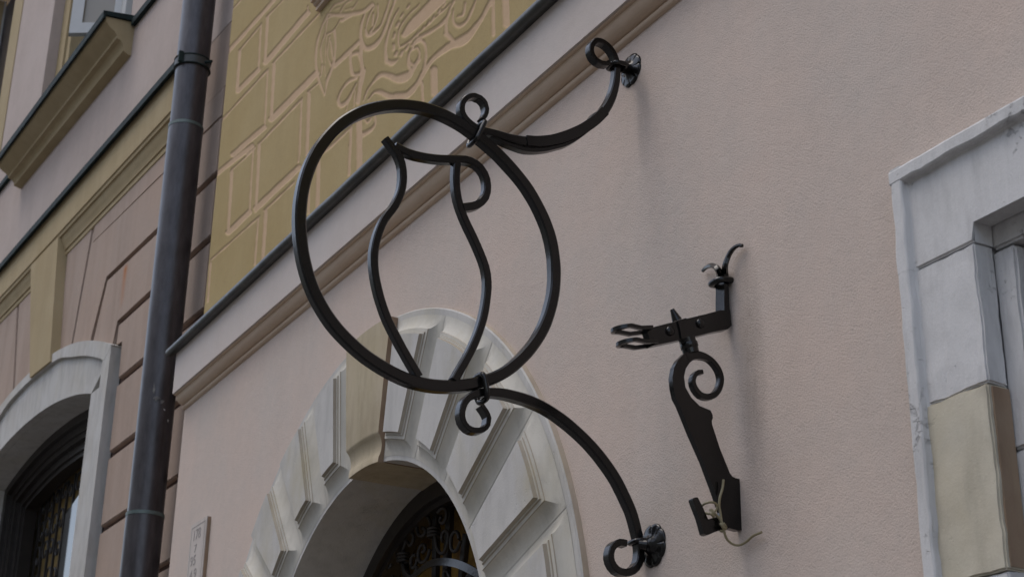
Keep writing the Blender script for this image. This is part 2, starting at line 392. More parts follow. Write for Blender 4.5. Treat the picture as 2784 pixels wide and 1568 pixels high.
for pts, w in [([(105,245),(430,-15)],44),([(118,0),(98,240)],18),([(235,217),(445,28)],14),([(440,40),(405,620)],18),([(240,230),(205,805)],30),([(207,800),(405,610)],52),([(497,0),(465,600)],30),([(468,572),(870,190)],54),
    ([(880,0),(865,140)],16),([(545,597),(825,328)],17),([(560,600),(530,1060)],34),([(40,1062),(502,648)],14),([(490,660),(455,1100)],19),([(42,1080),(15,1451)],20),([(1040,102),(1200,-25)],15),([(1055,108),(1043,560)],38),
    ([(968,330),(960,620)],22),([(1347,-10),(1340,260)],24)]: S(Y2, pts, w)
for pts, w in [([(240,190),(150,400),(100,600),(85,800),(110,1000),(200,1250)],[24,26,30,32,34,20]),([(240,230),(215,420),(150,640),(170,820)],20),([(230,460),(215,650),(210,830)],14),
    ([(330,400),(345,550),(330,760),(290,920),(240,1050),(210,1230)],[40,30,30,40,40,14]),([(270,480),(240,720),(300,900)],16),([(280,540),(310,780)],18),([(170,850),(150,1000),(130,1010)],18),([(200,860),(215,1000)],14),
    ([(250,190),(420,205),(560,190),(720,150),(830,60)],[36,50,55,50,50]),([(275,150),(330,70),(430,30),(520,-20)],20),([(410,160),(470,60),(560,5)],20),([(560,130),(640,20)],16),([(340,125),(400,100)],14),([(480,132),(560,105)],16),
    ([(430,275),(560,200)],40),([(240,235),(300,215),(420,200)],24),([(230,455),(300,420),(370,330),(410,260)],18),
    ([(730,180),(690,320),(675,480),(700,570),(745,640),(830,620),(930,520),(1000,380),(1060,200),(1140,-20)],[30,36,40,50,70,64,50,40,36,36]),
    ([(740,380),(765,470),(830,440),(930,350),(990,220),(1065,-20)],[24,50,40,30,28,28]),([(860,80),(790,200),(755,330),(740,420)],22),([(900,70),(900,200),(850,350),(800,420)],26),([(845,180),(830,330)],24),
    ([(680,560),(680,760),(700,930)],46),([(705,930),(665,1150),(640,1350)],[80,60,60]),([(540,740),(545,860),(580,985),(700,960)],[36,40,50,50]),([(560,720),(640,700),(680,800)],50),([(345,860),(660,550)],50),
    ([(620,1025),(520,1070),(430,1180),(380,1330),(420,1390),(500,1330),(560,1220),(620,1100)],[44,40,28,40,60,50,30,20]),([(520,1300),(490,1451)],20),([(600,1180),(590,1400)],18),
    ([(710,1330),(770,1180),(850,1070),(950,985),(1060,1005),(1200,1050),(1310,990),(1380,880),(1451,780)],[18,24,36,60,84,96,80,50,34]),
    ([(780,1310),(850,1220),(930,1215),(1050,1265),(1180,1290),(1300,1240),(1451,1060)],[20,30,60,84,84,80,60]),
    ([(1010,820),(1005,600),(1060,380),(1130,200),(1180,120)],[50,36,30,26,12]),([(1010,800),(1075,832),(1175,780)],[50,72,10]),
    ([(1110,650),(1112,590)],40),([(1135,730),(1150,690)],40),([(1205,730),(1225,680)],38),([(1275,650),(1300,600)],34),([(1110,500),(1125,440)],36),([(1150,350),(1175,300)],36),([(1205,230),(1235,180)],28),([(1290,110),(1315,70)],30),
    ([(1170,560),(1190,618),(1300,560),(1451,420)],24),([(1170,560),(1180,400),(1280,230),(1451,60)],20),([(1370,600),(1310,720),(1310,870),(1345,925),(1400,880)],[24,34,40,50,30])]: S(Y3, pts, w)
for pts, w in [([(85,430),(160,340),(300,200),(560,-60)],[70,120,140,150]),([(20,590),(120,525),(330,345),(650,50)],20),([(180,560),(250,480),(420,385),(560,280),(650,150)],[44,50,44,40,30]),
    ([(150,540),(175,505)],20),([(235,440),(260,400)],26),([(300,370),(325,330)],22),([(370,300),(395,265)],24),([(430,235),(455,195)],24),([(500,160),(525,115)],24),([(560,80),(590,35)],24),
    ([(235,585),(160,640),(140,740),(190,805),(250,740),(270,640),(240,585)],[20,24,30,40,30,26,20]),([(200,545),(270,500),(320,520),(347,600),(345,740),(320,860)],[30,44,44,36,34,34]),
    ([(-20,965),(60,940),(140,905),(200,850),(240,780)],[70,70,60,40,24]),
    ([(-20,1185),(150,1150),(250,1020),(330,880),(420,745),(530,650),(640,570),(800,500),(920,390),(1040,220),(1160,0)],[80,64,56,60,56,70,90,120,80,54,54]),
    ([(600,430),(600,280),(640,130),(700,10)],[50,36,30,30]),([(600,420),(680,500)],60),([(690,120),(680,220),(700,300),(760,325),(850,260),(910,150),(965,10)],[18,26,40,44,40,34,30]),([(835,40),(800,190),(745,205)],[36,34,20]),
    ([(1175,-10),(1182,430)],48),([(1330,-10),(1342,300)],88),([(300,1020),(310,1240)],36),([(447,860),(452,1150)],88)]: S(Y4, pts, w)
for pts, w in [([(365,690),(370,1340)],78),([(400,905),(520,835),(577,760),(570,630)],[70,46,34,30]),([(430,690),(470,740),(525,680)],26),([(0,1060),(262,800)],26),([(252,815),(238,1400)],34)]: S(Y5, pts, w)
def sgraffito():
    yw = .044; dx = .0044
    x0, x1, z0, z1 = XC, -2.55, 4.085, 6.15
    nx = int((x1-x0)/dx)+1; nz = int((z1-z0)/dx)+1
    xs = np.linspace(x0, x1, nx); zs = np.linspace(z0, z1, nz)
    Xg, Zg = np.meshgrid(xs, zs)
    q = np.stack([Xg, np.full_like(Xg, yw), Zg], -1)-CAM
    cc = q @ RM
    PX = CX+FPX*cc[..., 0]/cc[..., 2]; PY = CY+FPX*cc[..., 1]/cc[..., 2]
    D = np.full(PX.shape, 50.0)
    wob = 1.3*np.sin(PX*.11+PY*.07)*np.sin(PY*.09-PX*.05)
    for pts, ww in SG:
        if len(pts) > 2:
            full = cat_rom([(*p, w) for p, w in zip(pts, ww)], 5.0)
        else: full = [np.array((*p, w)) for p, w in zip(pts, ww)]
        for a, b in zip(full, full[1:]):
            rad = max(a[2], b[2])/2+6
            lo = np.minimum(a[:2], b[:2])-rad; hi = np.maximum(a[:2], b[:2])+rad
            idx = np.nonzero((PX > lo[0]) & (PX < hi[0]) & (PY > lo[1]) & (PY < hi[1]))
            if len(idx[0]) == 0: continue
            p = np.stack([PX[idx], PY[idx]], -1); ab = b[:2]-a[:2]; L2 = max(float(ab @ ab), 1e-9)
            t = np.clip(((p-a[:2]) @ ab)/L2, 0, 1)
            d = np.linalg.norm(p-(a[:2]+t[:, None]*ab), axis=1)-(a[2]+(b[2]-a[2])*t)/2
            D[idx] = np.minimum(D[idx], d)
    D = D+wob*.5
    t = np.clip((.8-D)/1.6, 0, 1); cut = t*t*(3-2*t)
    Yg = yw+.0034*cut
    co = np.stack([Xg, Yg, Zg], -1).reshape(-1, 3)
    i = np.arange(nx*nz).reshape(nz, nx)
    f = np.stack([i[:-1, :-1], i[:-1, 1:], i[1:, 1:], i[1:, :-1]], -1).reshape(-1, 4)
    me = bpy.data.meshes.new('scratched_wall')
    me.vertices.add(len(co)); me.vertices.foreach_set('co', co.ravel().astype(np.float32))
    me.loops.add(f.size); me.loops.foreach_set('vertex_index', f.ravel().astype(np.int32))
    me.polygons.add(len(f)); me.polygons.foreach_set('loop_start', np.arange(0, f.size, 4, dtype=np.int32))
    me.update(calc_edges=True)
    at = me.attributes.new('scratch', 'FLOAT', 'POINT'); at.data.foreach_set('value', cut.ravel().astype(np.float32))
    me.polygons.foreach_set('use_smooth', [True]*len(f))
    return obj_me('scratched_wall', me, M_SGRAF, house)
sgraffito()
bm = bmesh.new()
box(bm, (-2.55, .044, 4.085), (6, .35, 9)); box(bm, (XC, .044, 6.15), (-2.55, .35, 9))
box(bm, (XC, .06, 4.085), (-2.55, .35, 6.15))
obj('upper_wall', bm, M_SGRAF, house)
bm = bmesh.new(); box(bm, (XC+.02, .42, 0), (6, 7, 8.98)); obj('inner_walls', bm, M_DARKIN, house)
# moulded sill of a window above
bm = bmesh.new()
e0 = onY(869, 36, .044)
prof = [(.05, -.0), (.026, 0), (.026, .018), (.016, .02), (.012, .03), (.0, .032), (.0, .05), (-.012, .053), (-.018, .062), (-.018, .085), (-.03, .09), (-.03, .13), (.05, .14)]
loft(bm, [[Vector((x, y, e0[2]+.004+z)) for y, z in prof] for x in (e0[0], e0[0]+1.25)])
obj('window_sill', bm, M_MOULD, house, 35)

# --- stone arch
YP = -.019
bm = bmesh.new()
n = 72
A = arch_pts(RI, -90, 90, n, YP); Bp = arch_pts(RO-.004, -90, 90, n, YP); B2 = arch_pts(RO, -90, 90, n, YP+.004); Cp = arch_pts(RO+.006, -90, 90, n, .03); Ip = arch_pts(RI, -90, 90, n, .25)
A2 = arch_pts(RI+.006, -90, 90, n, YP-.001)
sb = .1
def jamb(P): return [Vector((P[0].x, P[0].y, 0))]+P+[Vector((P[-1].x, P[-1].y, 0))]
rows = [jamb(P) for P in (Ip, A, Bp, B2)]
loft(bm, list(zip(*rows)), False, False, 0)
loft(bm, list(zip(*[jamb(B2), jamb(Cp)])), False, False, 1)
portal = obj('stone_arch', bm, [M_STONE, M_TANEDGE], house, 40)
PROF = [(0, YP-.001), (.010, YP-.0018), (.022, YP-.0048), (.033, YP-.010), (.042, YP-.017), (.0465, YP-.0235), (.0475, YP-.0265), (.0575, YP-.0275), (.0590, YP-.0315), (.0640, YP-.032), (.0665, YP-.043)]
def voussoir(a0, a1):
    bm = bmesh.new(); r0, r1 = RI+.014, RO-.022; rings = []
    k = 10
    for s, y in PROF:
        rr0, rr1 = r0+s, r1-s; pts = []
        def P(r, f):
            t0 = math.radians(a0)+(s+.0015)/r; t1 = math.radians(a1)-(s+.0015)/r; t = t0+(t1-t0)*f
            nz = mnoise.noise(Vector((r*9, t*9, s*3)))*.0016
            return Vector((AC[0]+(r+nz)*math.sin(t), y, AC[1]+(r+nz)*math.cos(t)))
        for i in range(k): pts.append(P(rr0, i/k))
        for i in range(k): pts.append(P(rr0+(rr1-rr0)*i/k, 1))
        for i in range(k): pts.append(P(rr1, 1-i/k))
        for i in range(k): pts.append(P(rr1+(rr0-rr1)*i/k, 0))
        rings.append(pts)
    vr = loft(bm, rings, True, False); bm.faces.new(vr[-1]).material_index = 1
    bm.faces.ensure_lookup_table(); n4 = 4*k
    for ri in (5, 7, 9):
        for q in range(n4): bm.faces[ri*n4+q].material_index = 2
    return obj('voussoir', bm, [M_COVE, M_STONE, M_GRIME_SHADE], portal, 32)
JL = [-7.75, -22.3, -37.0, -51.8, -66.6, -81.5]; JR = [7.75, 23.4, 39.0, 54.8, 70.2, 85.5]
for a, b in zip(JL, JL[1:]): voussoir(b, a)
for a, b in zip(JR, JR[1:]): voussoir(a, b)
bm = bmesh.new()
prof = [(RO-.008, .01), (RO-.008, -.046), (1.1, -.0475), (.925, -.0468), (.918, -.0455), (.912, -.040), (.900, -.034), (.884, -.0305), (.868, -.0305), (.852, -.034), (.846, -.037), (.829, -.038), (.8285, .25), (.86, .25)]
rings = []
for i in range(13):
    t = math.radians(-7.6+15.2*i/12)
    rings.append([Vector((AC[0]+r*math.sin(t), y, AC[1]+r*math.cos(t))) for r, y in prof])
vr = loft(bm, rings, True, False); bm.faces.new(vr[0]); bm.faces.new(vr[-1]).material_index = 1
obj('keystone', bm, [M_TAN, M_BROWN], portal, 40)
# arch filling: dark frame, grille, boards behind
bm = bmesh.new()
for (r0, r1, y0, y1) in ((.832, .775, .225, .30), (.775, .755, .245, .31)):
    rows = [jamb(arch_pts(r, -90, 90, 56, y)) for r, y in ((r0, y0), (r1, y0), (r1, y1))]
    loft(bm, list(zip(*rows)), False, False)
af = obj('arch_frame', bm, M_FRAME, house, 40)
bm = bmesh.new()
pts = jamb(arch_pts(1.6, -90, 90, 40, .40)); bm.faces.new([bm.verts.new(p) for p in pts])
obj('backing_board', bm, M_DARKIN, af)
F3 = (980, 1200, 3.9425)
def g3(pts, y=.275): return [onY(F3[0]+a/F3[2], F3[1]+b/F3[2], y) for a, b in pts]
grille = None
bm = bmesh.new()
for pts, w in [([(790,600),(782,900),(780,1250),(775,1500),(772,1700)],.026),([(930,640),(925,900),(900,1250),(890,1700)],.03),([(360,960),(400,1120),(435,1270),(470,1450),(500,1700)],.026),([(1110,980),(1085,1180),(1060,1451),(1050,1700)],.026)]:
    bar(bm, cat_rom(g3(pts), .03), (0, -1, 0), w, .02)
grille = obj('iron_grille', bm, M_IRON2, house, 40)
for pts in [[(755,900),(740,830),(690,795),(630,830),(605,920),(620,990),(660,1010),(695,975),(695,935),(665,925)],
            [(830,760),(870,715),(915,720),(925,790),(900,860),(870,870),(852,840),(870,800)],
            [(800,1010),(820,1120),(855,1190),(900,1180),(935,1090),(945,990),(915,950),(880,980),(875,1050),(890,1070)],
            [(1075,1060),(1040,1150),(1000,1175),(970,1120),(975,1020),(1010,965),(1045,980),(1060,1040)],
            [(395,1210),(350,1165),(290,1170),(250,1240),(255,1310),(290,1350),(325,1330),(325,1285),(295,1270)],
            [(440,1210),(480,1090),(500,1000),(540,970),(570,1010),(560,1080),(530,1110),(505,1070)],
            [(745,1150),(720,1240),(670,1290),(630,1270),(620,1190),(650,1110),(690,1110),(695,1160),(665,1180)],
            [(610,1250),(590,1330),(560,1350),(540,1300),(560,1220),(600,1215)],
            [(450,1300),(490,1400),(540,1440),(590,1400),(610,1330)],
            [(960,1451),(930,1380),(900,1390),(895,1470),(930,1500)], [(1200,1451),(1160,1430),(1130,1470)], [(180,1451),(220,1445),(240,1480)], [(320,1470),(340,1445),(370,1470)]]:
    bm = bmesh.new(); tube(bm, cat_rom(g3(pts, .258), .008), .0062, seg=8); obj('scroll', bm, M_IRON2, grille, 60)
for (a, b) in ((775, 970), (450, 1240)):
    bm = bmesh.new(); c = g3([(a, b)], .258)[0]
    for dz in (-.011, 0, .011):
        tube(bm, [Vector((c[0]+.021*math.cos(q), c[1]+.004+.017*math.sin(q), c[2]+dz)) for q in [2*math.pi*i/16 for i in range(16)]], .0062, True)
    obj('collar', bm, M_IRON2, grille, 60)
bm = bmesh.new()
path = cat_rom(g3([(560,1450),(640,1390),(725,1330),(850,1292),(960,1290),(1080,1315),(1180,1362),(1300,1440)], .235), .02)
path = [Vector(p) for p in path]
rings = []
for i, p in enumerate(path):
    T = (path[min(i+1, len(path)-1)]-path[max(i-1, 0)]).normalized(); N = Vector((0, -1, 0)).cross(T)
    y0 = -.012*math.sin(math.pi*i/(len(path)-1))
    rings.append([p+N*.012+Vector((0, y0, 0)), p-N*.012+Vector((0, y0-.004, 0)), p-N*.012+Vector((0, y0+.004, 0)), p+N*.012+Vector((0, y0+.008, 0))])
loft(bm, rings); obj('strap', bm, M_IRON, grille, 40)

# --- stone doorway on the right
DC = (DX0+DX1)/2
def mx(x, s): return x if s < 0 else 2*DC-x
YF, YS = -.034, -.017
def stone_block(name, x0, x1, y0, y1, z0, z1, m, bev=.004, seed=0, amp=.0025):
    bm = bmesh.new(); box(bm, (min(x0, x1), y0, z0), (max(x0, x1), y1, z1))
    bmesh.ops.subdivide_edges(bm, edges=[e for e in bm.edges if e.calc_length() > .12], cuts=15, use_grid_fill=True)
    sharp = [e for e in bm.edges if len(e.link_faces) == 2 and e.calc_face_angle(0) > 1.0]
    bmesh.ops.bevel(bm, geom=sharp, offset=bev, segments=2, affect='EDGES', clamp_overlap=True)
    for v in bm.verts:
        q = v.co*15+Vector((seed, 0, 0)); v.co += (Vector((mnoise.noise(q), 0.6*mnoise.noise(q+Vector((5, 5, 5))), mnoise.noise(q+Vector((9, 1, 4)))))+.6*Vector((mnoise.noise(q*3.3), mnoise.noise(q*3.1), mnoise.noise(q*2.9))))*amp
    return obj(name, bm, m, doorway, 45)
bm = bmesh.new()                                # masonry behind the stones
for s in (-1, 1):
    x0, x1 = sorted((mx(DX0+.02, s), mx(-1.90, s))); box(bm, (x0, .001, 0), (x1, .17, 2.985))
box(bm, (DX0+.02, .001, 2.86), (DX1-.02, .169, 2.984))
doorway = obj('stone_doorway', bm, M_WHITE, house)
for s in (-1, 1):
    zz = [0, .7, 1.45, 2.208, 2.533, 2.797]
    for i, (a, b) in enumerate(zip(zz, zz[1:])):
        tan = (i == 3 and s < 0) or (i == 1)
        g_ = .0008
        stone_block('jamb_block', mx(-2.060, s), mx(-1.888, s), YS-(.003 if tan else 0), .03, a+g_, b-g_, M_BEIGE if tan else M_WHITE, .0035, i*3.1+s, .003)
        if tan:
            xa, xb = sorted((mx(-1.8905, s), mx(-1.8855, s)))
            bm = bmesh.new(); box(bm, (xa, YS+.006, a+.006), (xb, .029, b-.006)); obj('stained_reveal', bm, M_BROWN, doorway)
    FP = [(0, .03), (0, -.022), (.003, YF+.002), (.007, YF), (.029, YF), (.032, YF+.0025), (.0345, YS-.003), (.038, YS+.0005), (.040, YS+.002), (.041, .03)]
    for i, (a, b) in enumerate(((0, 1.3), (1.3, 2.795), (2.7955, DZ))):
        bm = bmesh.new(); nn = max(6, int((b-a)/.022)); rings = []
        for k in range(nn+1):
            z = a+(b-a)*k/nn; e1 = .0035*mnoise.noise(Vector((z*14, s*3, i)))+.002*mnoise.noise(Vector((z*50, s, 1))); e2 = .003*mnoise.noise(Vector((z*16, 7, s)))+.0025*mnoise.noise(Vector((z*45, 3, s)))
            rings.append([Vector((mx(DX0+x+(e1 if x < .02 else e2), s), y+.4*e2, z)) for x, y in FP])
        loft(bm, rings); obj('outer_fillet', bm, M_WHITE, doorway, 24)
    zz = [0, 1.1, 2.42, 2.79]
    for i, (a, b) in enumerate(zip(zz, zz[1:])):
        stone_block('inner_jamb', mx(-1.895, s), mx(-1.842, s), .032, .15, a+.0015, b-.0015, M_WHITE, .005, i*2+s, .002)
bm = bmesh.new(); L_ = [(-2.060, 2.7985), (-1.888, 2.7985), (-1.887, 2.838), (mx(-1.887, 1), 2.838), (mx(-1.888, 1), 2.7985), (mx(-2.060, 1), 2.7985), (mx(-2.060, 1), 2.998), (-2.060, 2.998)]
extrude_poly(bm, [Vector((x, YS-.001, z)) for x, z in L_], [Vector((x, .03, z)) for x, z in L_])
bmesh.ops.bevel(bm, geom=[e for e in bm.edges if all(v.co.y < 0 for v in e.verts)], offset=.004, segments=3, affect='EDGES'); obj('lintel', bm, M_WHITE, doorway, 40)
bm = bmesh.new(); rings = []
for k in range(71):
    x = DX0+.002+(DX1-DX0-.004)*k/70; e1 = .003*mnoise.noise(Vector((x*14, 3, 5))); e2 = .003*mnoise.noise(Vector((x*16, 7, 2)))+.002*mnoise.noise(Vector((x*45, 3, 9)))
    rings.append([Vector((x, y-.0009+.4*e2, DZ+.001-q-(e1 if q < .02 else e2))) for q, y in FP])
loft(bm, rings); obj('top_fillet', bm, M_WHITE, doorway, 24)
stone_block('inner_lintel', -1.895, mx(-1.895, 1), .0325, .15, 2.793, 2.845, M_WHITE, .005, 9, .002)
bm = bmesh.new(); box(bm, (-1.86, .13, 0), (mx(-1.86, 1), .17, 2.80))
for k in range(2):
    for j in range(3):
        xa = -1.80+k*.47; za = .15+j*.88; box(bm, (xa, .112, za), (xa+.40, .131, za+.75))
obj('door', bm, M_DOOR, doorway)

# ================================================================== NEIGHBOUR HOUSE
nb = empty('rusticated_house', LW(2.5, -.2, 0), 'dusky rose house with dark grooved blocks, ochre ledge and arched stone window behind the downpipe', 'house')
def lprism(bm, uz, d0, d1, mi=0):
    extrude_poly(bm, [LW(u, d1, z) for u, z in uz], [LW(u, d0, z) for u, z in uz], mi)
def lprofile(bm, prof, us, mi=0):              # prof: (d, z at us[0], z at us[-1])
    rings = []
    for u in us:
        f = (u-us[0])/(us[-1]-us[0]); rings.append([LW(u, d, a+(b-a)*f) for d, a, b in prof])
    loft(bm, rings, mi=mi)
GD = -.028
# backing wall at groove depth, with the arched window's opening; upper wall with the window openings
WU0, WU1 = 1.62, 4.12
arch_in = [(1.775, 4.395), (1.93, 4.437), (2.10, 4.474), (2.40, 4.519), (2.66, 4.540), (2.89, 4.545), (3.12, 4.541), (3.38, 4.520), (3.68, 4.474), (3.85, 4.437), (4.005, 4.395)]
arch_out = [(1.462, 4.575), (1.62, 4.640), (1.83, 4.712), (2.10, 4.785), (2.37, 4.832), (2.62, 4.857), (2.89, 4.864), (3.16, 4.857), (3.41, 4.832), (3.68, 4.785), (3.95, 4.712), (4.16, 4.640), (4.318, 4.575)]
bm = bmesh.new()
o_ = [(-.6, 0), (1.60, 0)]+[(1.60, 4.45)]+[(u, z+.09) for u, z in arch_in[1:-1]]+[(4.18, 4.45), (4.18, 0), (9, 0), (9, 5.75), (-.6, 5.75)]
vs = [bm.verts.new(LW(u, GD, z)) for u, z in o_]
for t in tessellate_polygon([[Vector((u, z, 0)) for u, z in o_]]): bm.faces.new([vs[i] for i in t])
obj('groove_wall', bm, M_LGROOVE, nb)
bm = bmesh.new(); lbox(bm, -.15, 9, -6, -.66, 0, 11.9); obj('inner_walls', bm, M_DARKIN, nb)
def aout(u): 
    us = [a for a, b in arch_out]; return float(np.interp(u, us, [b for a, b in arch_out]))
def blk(poly, m=M_LPINK):
    bm = bmesh.new(); lprism(bm, poly, GD, 0.0)
    bm.edges.ensure_lookup_table()
    fe = [e for e in bm.edges if all(abs((v.co-Vector(LP0)).dot(Vector(LN))) < 1e-4 for v in e.verts)]
    bmesh.ops.bevel(bm, geom=fe, offset=.005, segments=2, affect='EDGES', clamp_overlap=True)
    return obj('wall_block', bm, m, nb, 40)
UR = .30
def arc_seg(u0, u1, n=5): return [(u0+(u1-u0)*i/n, aout(u0+(u1-u0)*i/n)-.03) for i in range(n+1)]
blk([(2.68, 5.60), (2.215, 5.60), (2.345, 4.88)]+arc_seg(2.352, 2.60))
blk([(2.185, 5.60), (2.185, 5.435)]+[(UR, 5.425), (UR, 5.125), (1.845, 5.112), (1.990, 4.80)]+arc_seg(1.992, 2.315)[0:]+[(2.318, 4.88)])
blk([(2.185, 5.60), (2.185, 5.441), (UR, 5.431), (UR, 5.60)])
blk([(1.815, 5.077), (UR, 5.090), (UR, 4.785), (1.560, 4.755), (1.582, 4.66)]+arc_seg(1.60, 1.955), M_LRUST)
blk([(1.525, 4.715), (UR, 4.748), (UR, 4.412), (1.43, 4.385), (1.43, 4.60), (1.53, 4.60)], M_LRUST if False else M_LPINK)
zr = [(4.365, 4.375), (3.97, 3.985), (3.58, 3.60), (3.19, 3.21), (2.80, 2.82), (2.4, 2.42), (2.0, 2.0), (1.6, 1.6), (1.2, 1.2), (.8, .8), (.4, .4), (0, 0)]
for (a, a2), (b, b2) in zip(zr, zr[1:]):
    blk([(1.44, a-.018), (UR, a2), (UR, b2+.036), (1.44, b+.018)])
blk([(3.05, 5.60), (3.66, 5.60), (3.44, 4.86)]+list(reversed(arc_seg(2.98, 3.43))))
blk([(3.69, 5.60), (3.47, 4.86), (3.49, aout(3.49)-.03), (3.80, aout(3.8)-.03), (4.10, 4.70), (4.25, 5.08), (8.8, 5.08), (8.8, 5.60)])
for a, b in ((5.05, 4.4), (4.37, 4.0), (3.97, 3.6), (3.57, 3.2), (3.17, 2.4), (2.37, 1.2), (1.17, 0)):
    blk([(4.34, a), (8.8, a), (8.8, b), (4.34, b)])
bm = bmesh.new(); lbox(bm, .0, .28, -.3, .004, 3.0, 9.2); obj('corner_strip', bm, M_ORANGE, nb)
bm = bmesh.new(); lbox(bm, -.5, .70, -.2, -.002, 5.601, 5.971); obj('wall_fill', bm, M_LPINK, nb)
# ledge
bm = bmesh.new()
us = [.64, 1, 2, 3, 4, 5, 7, 9]
def sl_(z, k): return (z, z+k*9.25)
prof = [(d, z+.25*0-k*(.64-.9), z+k*(9-.9)) for d, z, k in ((-.05, 5.950, -.018), (.060, 5.950, -.018), (.060, 5.715, -.012), (.052, 5.710, -.012), (.050, 5.690, -.012), (.040, 5.686, -.011), (.034, 5.660, -.010), (.024, 5.630, -.009),
        (.014, 5.606, -.008), (.014, 5.597, -.008), (.006, 5.594, -.007), (.006, 5.562, -.006), (-.004, 5.555, -.006), (-.05, 5.555, -.006))]
prof = [(d, z0, z1) for d, z0, z1 in prof]
lprofile(bm, prof, us); obj('ochre_ledge', bm, M_OCHRE, nb, 35)
bm = bmesh.new()
prof = [(d, z-k*(.64-.9), z+k*(9-.9)) for d, z, k in ((-.05, 5.951, -.018), (.080, 5.951, -.018), (.082, 5.928, -.018), (.094, 5.926, -.018), (.094, 5.968, -.018), (.088, 5.974, -.018), (-.05, 6.00, -.018))]
lprofile(bm, prof, us); obj('ledge_flashing', bm, M_FLASH, nb, 35)
# keystone of the arched window
bm = bmesh.new()
k4 = [(3.255, 5.665), (2.715, 5.665), (2.535, 4.80), (2.92, 4.81)]
lprism(bm, k4, -.02, .058); obj('keystone', bm, M_OCHRE, nb)
# arched window: surround, frame, panes
bm = bmesh.new(); lprism(bm, [(1.62, 0), (4.16, 0), (4.16, .3), (1.62, .3)], -.3, -.02)
awin = obj('arched_window', bm, M_LSTONE, nb)
def strip(bm, inner, outer, d0, d1, mi=0):     # arched band between two polylines of the same length
    n = len(inner)
    fi = [bm.verts.new(LW(u, d1, z)) for u, z in inner]; fo = [bm.verts.new(LW(u, d1, z)) for u, z in outer]
    bi = [bm.verts.new(LW(u, d0, z)) for u, z in inner]; bo = [bm.verts.new(LW(u, d0, z)) for u, z in outer]
    for i in range(n-1):
        for a, b in ((fi, fo), (fo, bo), (bo, bi), (bi, fi)):
            bm.faces.new((a[i], a[i+1], b[i+1], b[i])).material_index = mi
    for i in (0, n-1): bm.faces.new((fi[i], fo[i], bo[i], bi[i])).material_index = mi
def resamp(L, n):
    us = [a for a, b in L]; zs = [b for a, b in L]; q = np.linspace(us[0], us[-1], n); return [(float(u), float(np.interp(u, us, zs))) for u in q]
def smooth_arc(L, n):
    c = cat_rom([np.array(p) for p in L], .02); idx = np.linspace(0, len(c)-1, n).astype(int); return [tuple(c[i]) for i in idx]
NA = 41
ai = smooth_arc(arch_in, NA); ao = smooth_arc(arch_out, NA)
am = smooth_arc([(u+(.10 if u < 2.2 else (-.10 if u > 3.6 else 0))*1.0, z-.058) for u, z in arch_out], NA)
h = NA//2+3
bm = bmesh.new(); strip(bm, ai[:h+1], am[:h+1], -.02, .026); strip(bm, ai[h:], am[h:], -.02, .0245)
obj('arch_stone', bm, M_LSTONE, awin, 30)
bm = bmesh.new(); strip(bm, am, ao, -.02, .046); obj('arch_fillet', bm, M_LSTONE, awin, 30)
bm = bmesh.new(); strip(bm, [(u, z) for u, z in ai], [(u, z+.04) for u, z in ai], -.175, -.021); obj('soffit', bm, M_LSTONE, awin, 30)
for s in (0, 1):
    f = (lambda u: u) if s == 0 else (lambda u: 5.78-u)
    for z0, z1 in ((0, 1.7), (1.702, 3.37), (3.372, 4.393)):
        bm = bmesh.new(); a, b = sorted((f(1.775), f(1.585))); lbox(bm, a, b, -.175, .026, z0, z1); obj('jamb_stone', bm, M_LSTONE, awin)
    bm = bmesh.new(); a, b = sorted((f(1.588), f(1.47))); lbox(bm, a, b, -.02, .045, 0, 4.575); obj('jamb_fillet', bm, M_LSTONE, awin)
for (o1, o2, d0, d1) in ((0, .055, -.30, -.172), (.055, .10, -.31, -.20), (.10, .135, -.32, -.215), (.135, .18, -.33, -.245), (.18, .21, -.34, -.262)):
    def off(L, o): return [(min(max(u, 1.775+o), 4.005-o), z-o*1.0) for u, z in L]
    bm = bmesh.new(); strip(bm, off(ai, o2), off(ai, o1), d0, d1)
    for s in (0, 1):
        f = (lambda u: u) if s == 0 else (lambda u: 5.78-u)
        a, b = sorted((f(1.776+o1), f(1.776+o2))); lbox(bm, a, b, d0, d1-.001, 0, 4.39-o1)
    obj('window_frame', bm, M_FRAME, awin, 30)
bm = bmesh.new(); lbox(bm, 1.3, 6.5, -.42, -.40, .3, 5.2); obj('curtain', bm, M_GOLD, awin)
# grille inside, and the swung pane that mirrors the street
bm = bmesh.new()
for k in range(15):
    u = 1.98+k*.13; lbox(bm, u-.006, u+.006, -.375, -.36, 1.2, 4.37-abs(2.9-u)*.12)
for k in range(14):
    u = 2.04+k*.13
    for r_ in range(9):
        zc = 2.9+r_*.165+.05*random.random(); sgn = 1 if (k+r_) % 2 else -1; sc = .75+.5*random.random()
        pts = [LW(u+sgn*.055*sc*math.cos(j_*.6)*math.exp(-.11*j_), -.365, zc+.085*sc*math.sin(j_*.6)*math.exp(-.11*j_)) for j_ in range(12)]
        tube(bm, pts, .0065, seg=5)
obj('iron_lattice', bm, M_IRON2, awin, 60)
bm = bmesh.new()
q = [onL(x, y, -.30) for x, y in ((232, 1318), (178, 1398), (150, 1640), (232, 1640))]
lprism(bm, [q[0], q[1], (q[2][0], 2.4), (1.95, 2.4), (1.95, q[0][1])], -.315, -.30); obj('pane', bm, M_PANE, awin)
